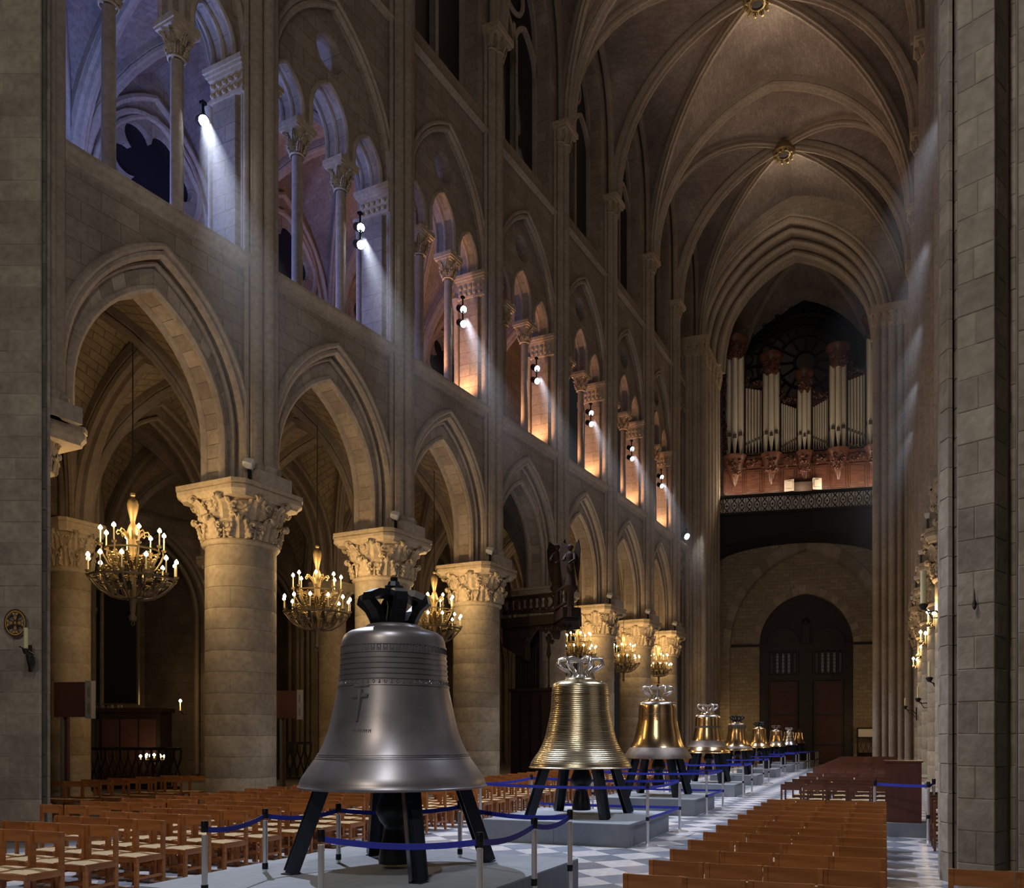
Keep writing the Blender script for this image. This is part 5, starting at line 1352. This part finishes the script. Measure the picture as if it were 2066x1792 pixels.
MB().tube([(0, 0, -.05), (-.05, .15, -.12), (-.12, .3, -.1), (-.17, .42, -.06)], .014, 6).tube([(-.05, .1, -.1), (-.1, .25, -.2), (-.16, .42, -.24)], .018, 6).build('arm', M['iron'], o, 50)
MB().box(-.19, -.16, .36, .42, -.36, .10).ball((-.14, .36, -.16), .06, 8).lathe([(.005, -.36), (.05, -.22), (.07, -.12), (.03, -.04)], 8, (-.15, .36, 0)).build('wall_plate', M['iron'], o, 50)
MB().beam((-.12, .02, .04), (.16, -.03, -.10), .018, .018).build('cross_bar', M['iron'], o)

# ------------------------------------------------------------------ screens on posts seen from behind
def screen(px0, px1, py0, py1, w, ppx, label):
    a = H((px0+px1)/2, w); k = w/F; W_ = (px1-px0)*k*.98; z0, z1 = HC+(HY-py1)*k, HC+(HY-py0)*k
    o = empty('video_screen', (a[0], a[1], 0), TH-.1, label=label, cat='screen', group='screens on posts')
    MB().box(-W_/2, W_*.36, 0, .10, z0+.04, z1-.03).build('back_cover', M['maroon'], o)
    MB().box(W_*.34, W_/2, -.03, .14, z0, z1).build('frame', M['greybox'], o)
    q = MB()
    for z in (z0+.12, (z0+z1)/2+.06):
        for i in range(6): q.box(W_*.40, W_*.47, -.036, -.03, z+.0+i*.045, z+.03+i*.045)
    q.build('vent', M['slate'], o)
    x = (ppx-(px0+px1)/2)*k
    MB().box(x-.07, x+.05, .1, .2, .02, z1-.1).build('post', M['maroon'], o); MB().box(x-.08, x-.02, .02, .10, .02, z0+.03).build('cable_duct', M['slate'], o)
    MB().box(x-.3, x+.3, -.1, .4, 0.007, .03).build('foot', M['greybox'], o)
screen(105, 189, 1374, 1450, 21.5, 125, 'back of a maroon screen on a post in the left aisle, nearer one')
screen(553, 610, 1392, 1452, 27.5, 568, 'back of a maroon screen on a post between the thick column and the dark bell')

# ------------------------------------------------------------------ lectern with its barrier
lx, ly = H(1822, 15.6); o = empty('lectern', (lx, ly, .0), 0, label='tall dark red-brown wooden lectern on a grey base among the right chairs', cat='lectern')
MB().box(-.34, .40, -.35, .35, .006, .26).build('plinth', M['platside'], o)
MB().box(-.31, .31, -.24, .24, .26, 1.36).build('body', M['lectern'], o)
MB().box(-.335, .335, -.27, .27, 1.36, 1.39).build('top', M['lectern'], o)
a = post(*H(1765, 15.1), 'steel barrier post just left of the lectern', 'posts around the lectern'); b_ = post(*H(1873, 14.4), 'steel barrier post right of the lectern, nearer one', 'posts around the lectern'); c_ = post(*H(1884, 15.4), 'steel barrier post right of the lectern, next to the pier', 'posts around the lectern')
for p_ in (a, b_, c_): pass
belt(a, (b_.location.x, b_.location.y), sag=.01); belt(c_, (b_.location.x, b_.location.y), sag=.01)

# ------------------------------------------------------------------ carved wooden canopy at the fourth column
cx_, cy_ = H(1092, 31.5); kk = 31.5/F
o = empty('carved_canopy', (cx_, cy_, 0), angL-pi/2-.12, label='dark carved oak canopy stall with angels on top at the fourth column', cat='stall')
def cz(py): return HC+(HY-py)*kk
def cxl(px): return (px-1092)*kk*1.02
dk = M['darkwood']
MB().box(cxl(1005), cxl(1108), .3, 1.6, 0, cz(1390)).build('lower_panelling', dk, o)
for k in range(4):
    x = cxl(1010+k*25); MB().box(x, x+.38, .22, .32, .4, cz(1402)).box(x+.05, x+.33, .18, .26, .6, cz(1410)).build('panel', dk, o)
MB().box(cxl(1003), cxl(1110), .2, 1.65, cz(1393), cz(1387)).build('cornice', dk, o)
for k in range(9):
    x = cxl(1012+k*6.2); MB().lathe([(.04, cz(1388)), (.03, cz(1370)), (.035, cz(1330)), (.03, cz(1300))], 6, (x, .45, 0)).build('spindle', dk, o, 40)
MB().box(cxl(1003), cxl(1062), .7, .9, cz(1388), cz(1260)).build('back_panel', M['doordark'], o)
MB().lathe([(.06, cz(1390)), (.03, cz(1380)), (.03, cz(1330)), (.09, cz(1320)), (.05, cz(1300)), (.14, cz(1285))], 8, (cxl(1103), .2, 0)).build('pendant_post', dk, o, 40)
ap = [(cxl(1000), cz(1300)), (cxl(1056), cz(1330)), *[(cxl(1056+(1125-1056)*i/8), cz(1300-42*sin(pi*i/9+.15))) for i in range(9)], (cxl(1128), cz(1287)), (cxl(1132), cz(1262)), (cxl(1000), cz(1262))]
MB().slab(ap, [], -.1, .25).build('arch_front', dk, o)
q = MB()
for k in range(9): q.ball((cxl(1062+k*7.6), -.12, cz(1300-38*sin(pi*(k+.5)/9))-.08), .09, 6); q.ball((cxl(1120+k*6), -.4+.02*k, cz(1272+3*(k % 2))), .09, 6)
q.build('crockets', dk, o, 50)
MB().prism([(cxl(1000), .9), (cxl(1000), -.2), (cxl(1128), -.2), (cxl(1192), -1.4), (cxl(1214), -.9), (cxl(1150), 1.1)], cz(1262), cz(1243)).build('canopy_slab', dk, o)
MB().prism([(cxl(1003), .8), (cxl(1003), -.1), (cxl(1130), -.1), (cxl(1190), -1.25), (cxl(1208), -.85), (cxl(1150), 1.0)], cz(1268), cz(1262)).build('canopy_soffit', dk, o)
q = MB(); q.tube([(cxl(1005), -.18, cz(1232)), (cxl(1128), -.18, cz(1236)), (cxl(1196), -1.2, cz(1232))], .07, 6)
q.tube([(cxl(1005), -.18, cz(1203)), (cxl(1128), -.18, cz(1203)), (cxl(1196), -1.2, cz(1200))], .06, 6)
for k in range(8):
    f = (k+.5)/8; x = cxl(1008)+(cxl(1125)-cxl(1008))*f; q.tube([(x+.2*cos(i*pi/5), -.18, cz(1218)+.22*sin(i*pi/5)) for i in range(10)], .045, 5, closed=True)
for k in range(3):
    f = (k+.5)/3; x = cxl(1132)+(cxl(1196)-cxl(1132))*f; y = -.2-1.0*f; q.tube([(x+.12*cos(i*pi/5), y-.16*cos(i*pi/5), cz(1216)+.22*sin(i*pi/5)) for i in range(10)], .04, 5, closed=True)
q.build('balustrade', dk, o, 50)
for px, pb, pt, y, yaw in ((1135, 1190, 1105, -.15, .5), (1200, 1203, 1124, -1.15, -.2)):
    x = cxl(px)-(.0); zb, zt = cz(pb), cz(pt); h = zt-zb
    MB().lathe([(.17, cz(1262)), (.13, cz(1245)), (.13, zb-.25), (.26, zb-.1), (.26, zb)], 8, (x, y, 0)).build('pedestal', dk, o, 40)
    q = MB().lathe([(.21, 0), (.18, .15*h), (.13, .45*h), (.12, .58*h), (.17, .72*h), (.15, .79*h), (.06, .83*h), (.05, .86*h), (.10, .90*h), (.11, .94*h), (.08, .985*h), (.02, h)], 12, (x, y, zb))
    q.tube([(x-.16, y, zb+.76*h), (x-.2, y-.15, zb+.62*h), (x-.02, y-.3, zb+.6*h)], [.07, .06, .04], 6); q.tube([(x+.16, y, zb+.76*h), (x+.24, y-.1, zb+.6*h), (x+.12, y-.3, zb+.5*h)], [.07, .06, .04], 6)
    s_ = q.build('angel_figure', dk, o, 50)
    for sg in (-1, 1):
        pts = [(.05, .75), (.22, 1.02), (.40, 1.12), (.50, .9), (.46, .5), (.34, .15), (.18, .4)]
        MB().add([(x+sg*a_*.9*(1.3 if sg < 0 else .6), y+.14+.1*a_+e, zb+b2*h) for e in (0, .05) for a_, b2 in pts],
                 [tuple(range(7)), tuple(range(13, 6, -1))]+[(i, (i+1) % 7, 7+(i+1) % 7, 7+i) for i in range(7)]).build('wing', dk, s_)

# ------------------------------------------------------------------ aisle furniture: grilles, chapel candle, dark painting, notice frame
def grille(x0, x1, yb, yt, w, label, n):
    a = Vector(H(x0, w)); b2 = Vector(H(x1, w)); L = (b2-a).length; d = (b2-a)/L; z0, z1 = .05, HC+(HY-yt)*w/F
    o = empty('lattice_grille', (a.x, a.y, 0), atan2(d.y, d.x), label=label, cat='railing', group='lattice railings')
    st_ = L/n; hh = z1-z0-.2
    MB().box(0, L, -.05, .05, z0, z0+.1).build('bottom_rail', M['iron'], o); MB().box(0, L, -.06, .06, z1-.1, z1).build('top_rail', M['iron'], o)
    for k in range(n):
        for sg in (0, 1):
            x_, x2 = (k*st_, (k+1)*st_) if sg else ((k+1)*st_, k*st_)
            MB().tube([(x_, 0, z0+.1), ((x_*.75+x2*.25)-(.04 if sg else -.04), 0, z0+.1+hh*.25), ((x_+x2)/2, 0, z0+.1+hh*.5), ((x_*.25+x2*.75)+(.04 if sg else -.04), 0, z0+.1+hh*.75), (x2, 0, z1-.1)], .035, 5).build('lattice_bar', M['iron'], o, 50)
grille(138, 366, 1575, 1508, 29.0, 'dark iron lattice railing in front of the side chapel, under the first arch', 15)
grille(556, 628, 1575, 1497, 36, 'dark railing far back in the aisle beside the second screen', 5)
p = V(364, 1416, 33.5); o = empty('candle_sconce', p, 0, label='single lit sconce on the chapel pier left of the thick column', cat='sconce')
candle(o, 0, 0, -.35); MB().tube([(0, 0, -.38), (.0, .15, -.5), (0, .35, -.45)], .02, 6).build('arm', M['iron'], o)
lamp('POINT', p+Vector((0, -.15, .05)), 45, WARM, None, .08, name='sconce_light')
p = V(230, 1305, 31.2); o = empty('framed_painting', p, TH, label='large dark painting in a thin gilt frame inside the chapel', cat='painting')
hwp, hhp = 46*31.2/F, 114*31.2/F
MB().box(-hwp, hwp, 0, .06, -hhp, hhp).build('canvas', M['pict'], o)
MB().box(-hwp-.06, -hwp, -.03, .08, -hhp-.06, hhp+.06).box(hwp, hwp+.07, -.03, .08, -hhp-.06, hhp+.06).box(-hwp, hwp, -.03, .08, -hhp-.06, -hhp).box(-hwp, hwp, -.03, .08, hhp, hhp+.06).build('frame', M['giltdark'], o)
p = V(262, 1480, 30.6); o = empty('chapel_cabinet', (p.x, p.y, 0), TH, label='dark wooden cabinet under the chapel painting', cat='cabinet')
MB().box(-1.1, 1.1, 0, .9, 0, 2.75).build('body', M['darkwood'], o); MB().box(-1.2, 1.2, -.08, .95, 2.75, 2.9).build('cornice', M['darkwood'], o)
for k in range(3): MB().box(-1.0+.68*k, -.4+.68*k, -.04, .0, .3, 2.5).build('door', M['maroon'], o)
p = V(308, 1522, 29.6); o = empty('votive_stand', (p.x, p.y, 0), 0, label='stand with rows of small votive candles behind the lattice railing', cat='candle stand')
MB().lathe([(.2, 0), (.2, .05), (.04, .1), (.04, .95), (.3, 1.0), (.32, 1.05)], 10).build('stand', M['iron'], o, 40)
g = random.Random(8)
for k in range(9):
    q = inst('votive_candle', CNW, o, (-.5+.125*k, g.uniform(-.1, .1), 1.05+.05*(k % 2)), scale=(1.2, 1.2, .25)); inst('flame', FLM, q, (0, 0, .33), scale=(.7, .7, 3))
MB().box(-.6, .6, -.18, .18, 1.02, 1.05).build('tray', M['iron'], o)
lamp('POINT', (p.x, p.y-.3, 1.5), 2, WARM, None, .2, name='votive_light')
p = V(1752, 1478, 57.5); o = empty('notice_frame', (p.x, p.y, 0), .14, label='framed pale notice panel above a lattice gate beside the portal', cat='panel')
k_ = 57.5/F; z0, z1 = HC+(HY-1487)*k_, HC+(HY-1471)*k_
MB().box(-.66, .66, 0, .06, z0, z1).build('panel_face', M['white'], o)
for a_ in ((-.74, -.66, .0, z1+.1), (.66, .74, .0, z1+.1)): MB().box(a_[0], a_[1], -.05, .1, a_[2], a_[3]).build('frame_post', M['darkwood'], o)
MB().box(-.74, .74, -.05, .1, z1, z1+.1).box(-.74, .74, -.05, .1, z0-.08, z0).box(-.74, .74, -.05, .1, .75, .83).build('frame_rail', M['darkwood'], o)
for k in range(4):
    for sg in (0, 1):
        x0 = -.66+.33*k; MB().beam((x0 if sg else x0+.33, 0, .83), (x0+.33 if sg else x0, 0, z0-.08), .03, .03).build('lattice_bar', M['iron'], o)
MB().box(-.7, .7, .02, .05, 0, .75).build('kick_board', M['darkwood'], o)
# small fittings on the right pier
p = V(1966, 1213, 9.5); o = empty('wall_hook', p, 0, label='small dark iron hook fixed on the right pier', cat='hook')
MB().lathe([(.004, -.1), (.022, -.07), (.026, -.03), (.012, .02), (.006, .09), (.002, .14)], 8).ball((0, -.01, -.06), .022, 6).build('hook_body', M['iron'], o, 50)
p = V(1120, 1650, 15.3)

# ------------------------------------------------------------------ haze cones whose shape and falloff draw the light beams of the projectors
hz = bpy.data.materials.new('beam_cone_haze'); hz.use_nodes = True; nt = hz.node_tree; nt.nodes.clear()
HL, HR = 8.5, 1.9
out = nt.nodes.new('ShaderNodeOutputMaterial'); vs_ = nt.nodes.new('ShaderNodeVolumeScatter'); vs_.inputs['Anisotropy'].default_value = .3
tc = nt.nodes.new('ShaderNodeTexCoord'); sx_ = nt.nodes.new('ShaderNodeSeparateXYZ'); nt.links.new(tc.outputs['Object'], sx_.inputs[0])
def mth(op, a, b=None, clamp=False):
    m = nt.nodes.new('ShaderNodeMath'); m.operation = op; m.use_clamp = clamp
    for i, v in enumerate((a, b)):
        if v is None: continue
        if isinstance(v, (int, float)): m.inputs[i].default_value = v
        else: nt.links.new(v, m.inputs[i])
    return m.outputs[0]
X_, Y_, Z_ = sx_.outputs
rad = mth('SQRT', mth('ADD', mth('MULTIPLY', X_, X_), mth('MULTIPLY', Y_, Y_)))
edge = mth('SUBTRACT', 1, mth('DIVIDE', rad, mth('ADD', mth('MULTIPLY', Z_, (HR-.12)/HL), .12)), True)
fade = mth('SUBTRACT', 1, mth('DIVIDE', Z_, HL), True)
nt.links.new(mth('MULTIPLY', mth('MULTIPLY', edge, fade), .034), vs_.inputs['Density'])
nt.links.new(vs_.outputs[0], out.inputs['Volume'])
hme = MB().lathe([(.1, .0), (HR, HL)], 20).mesh('light_beam_haze', hz)
for n in range(1, 8):
    q = bayL(n, .745, .30, 16.3); q += Vector((.72, -.45, -.5)).normalized()*.22
    tgt = Vector((q.x+6.0, q.y-.8, 0)) if n > 1 else Vector((q.x+5.5, q.y-1.5, 0))
    o = inst('light_beam_haze', hme, None, q); o.rotation_euler = (tgt-q).to_track_quat('Z', 'Y').to_euler()
    tag(o, f'faint bluish haze shaped like a light beam under the spotlight of tribune bay {ORD[n]}', 'haze', 'beam-shaped haze cones', 'stuff')
for n in range(2, 7):
    q = Vector((XR-.35, PR[n].y-1.3, 16.3)); tgt = Vector((q.x-5.0, q.y-.6, 0))
    o = inst('light_beam_haze', hme, None, q); o.rotation_euler = (tgt-q).to_track_quat('Z', 'Y').to_euler()
    tag(o, f'faint bluish haze shaped like a beam before the right arcade, {ORD[n-1]} from the right pier', 'haze', 'beam-shaped haze cones', 'stuff')
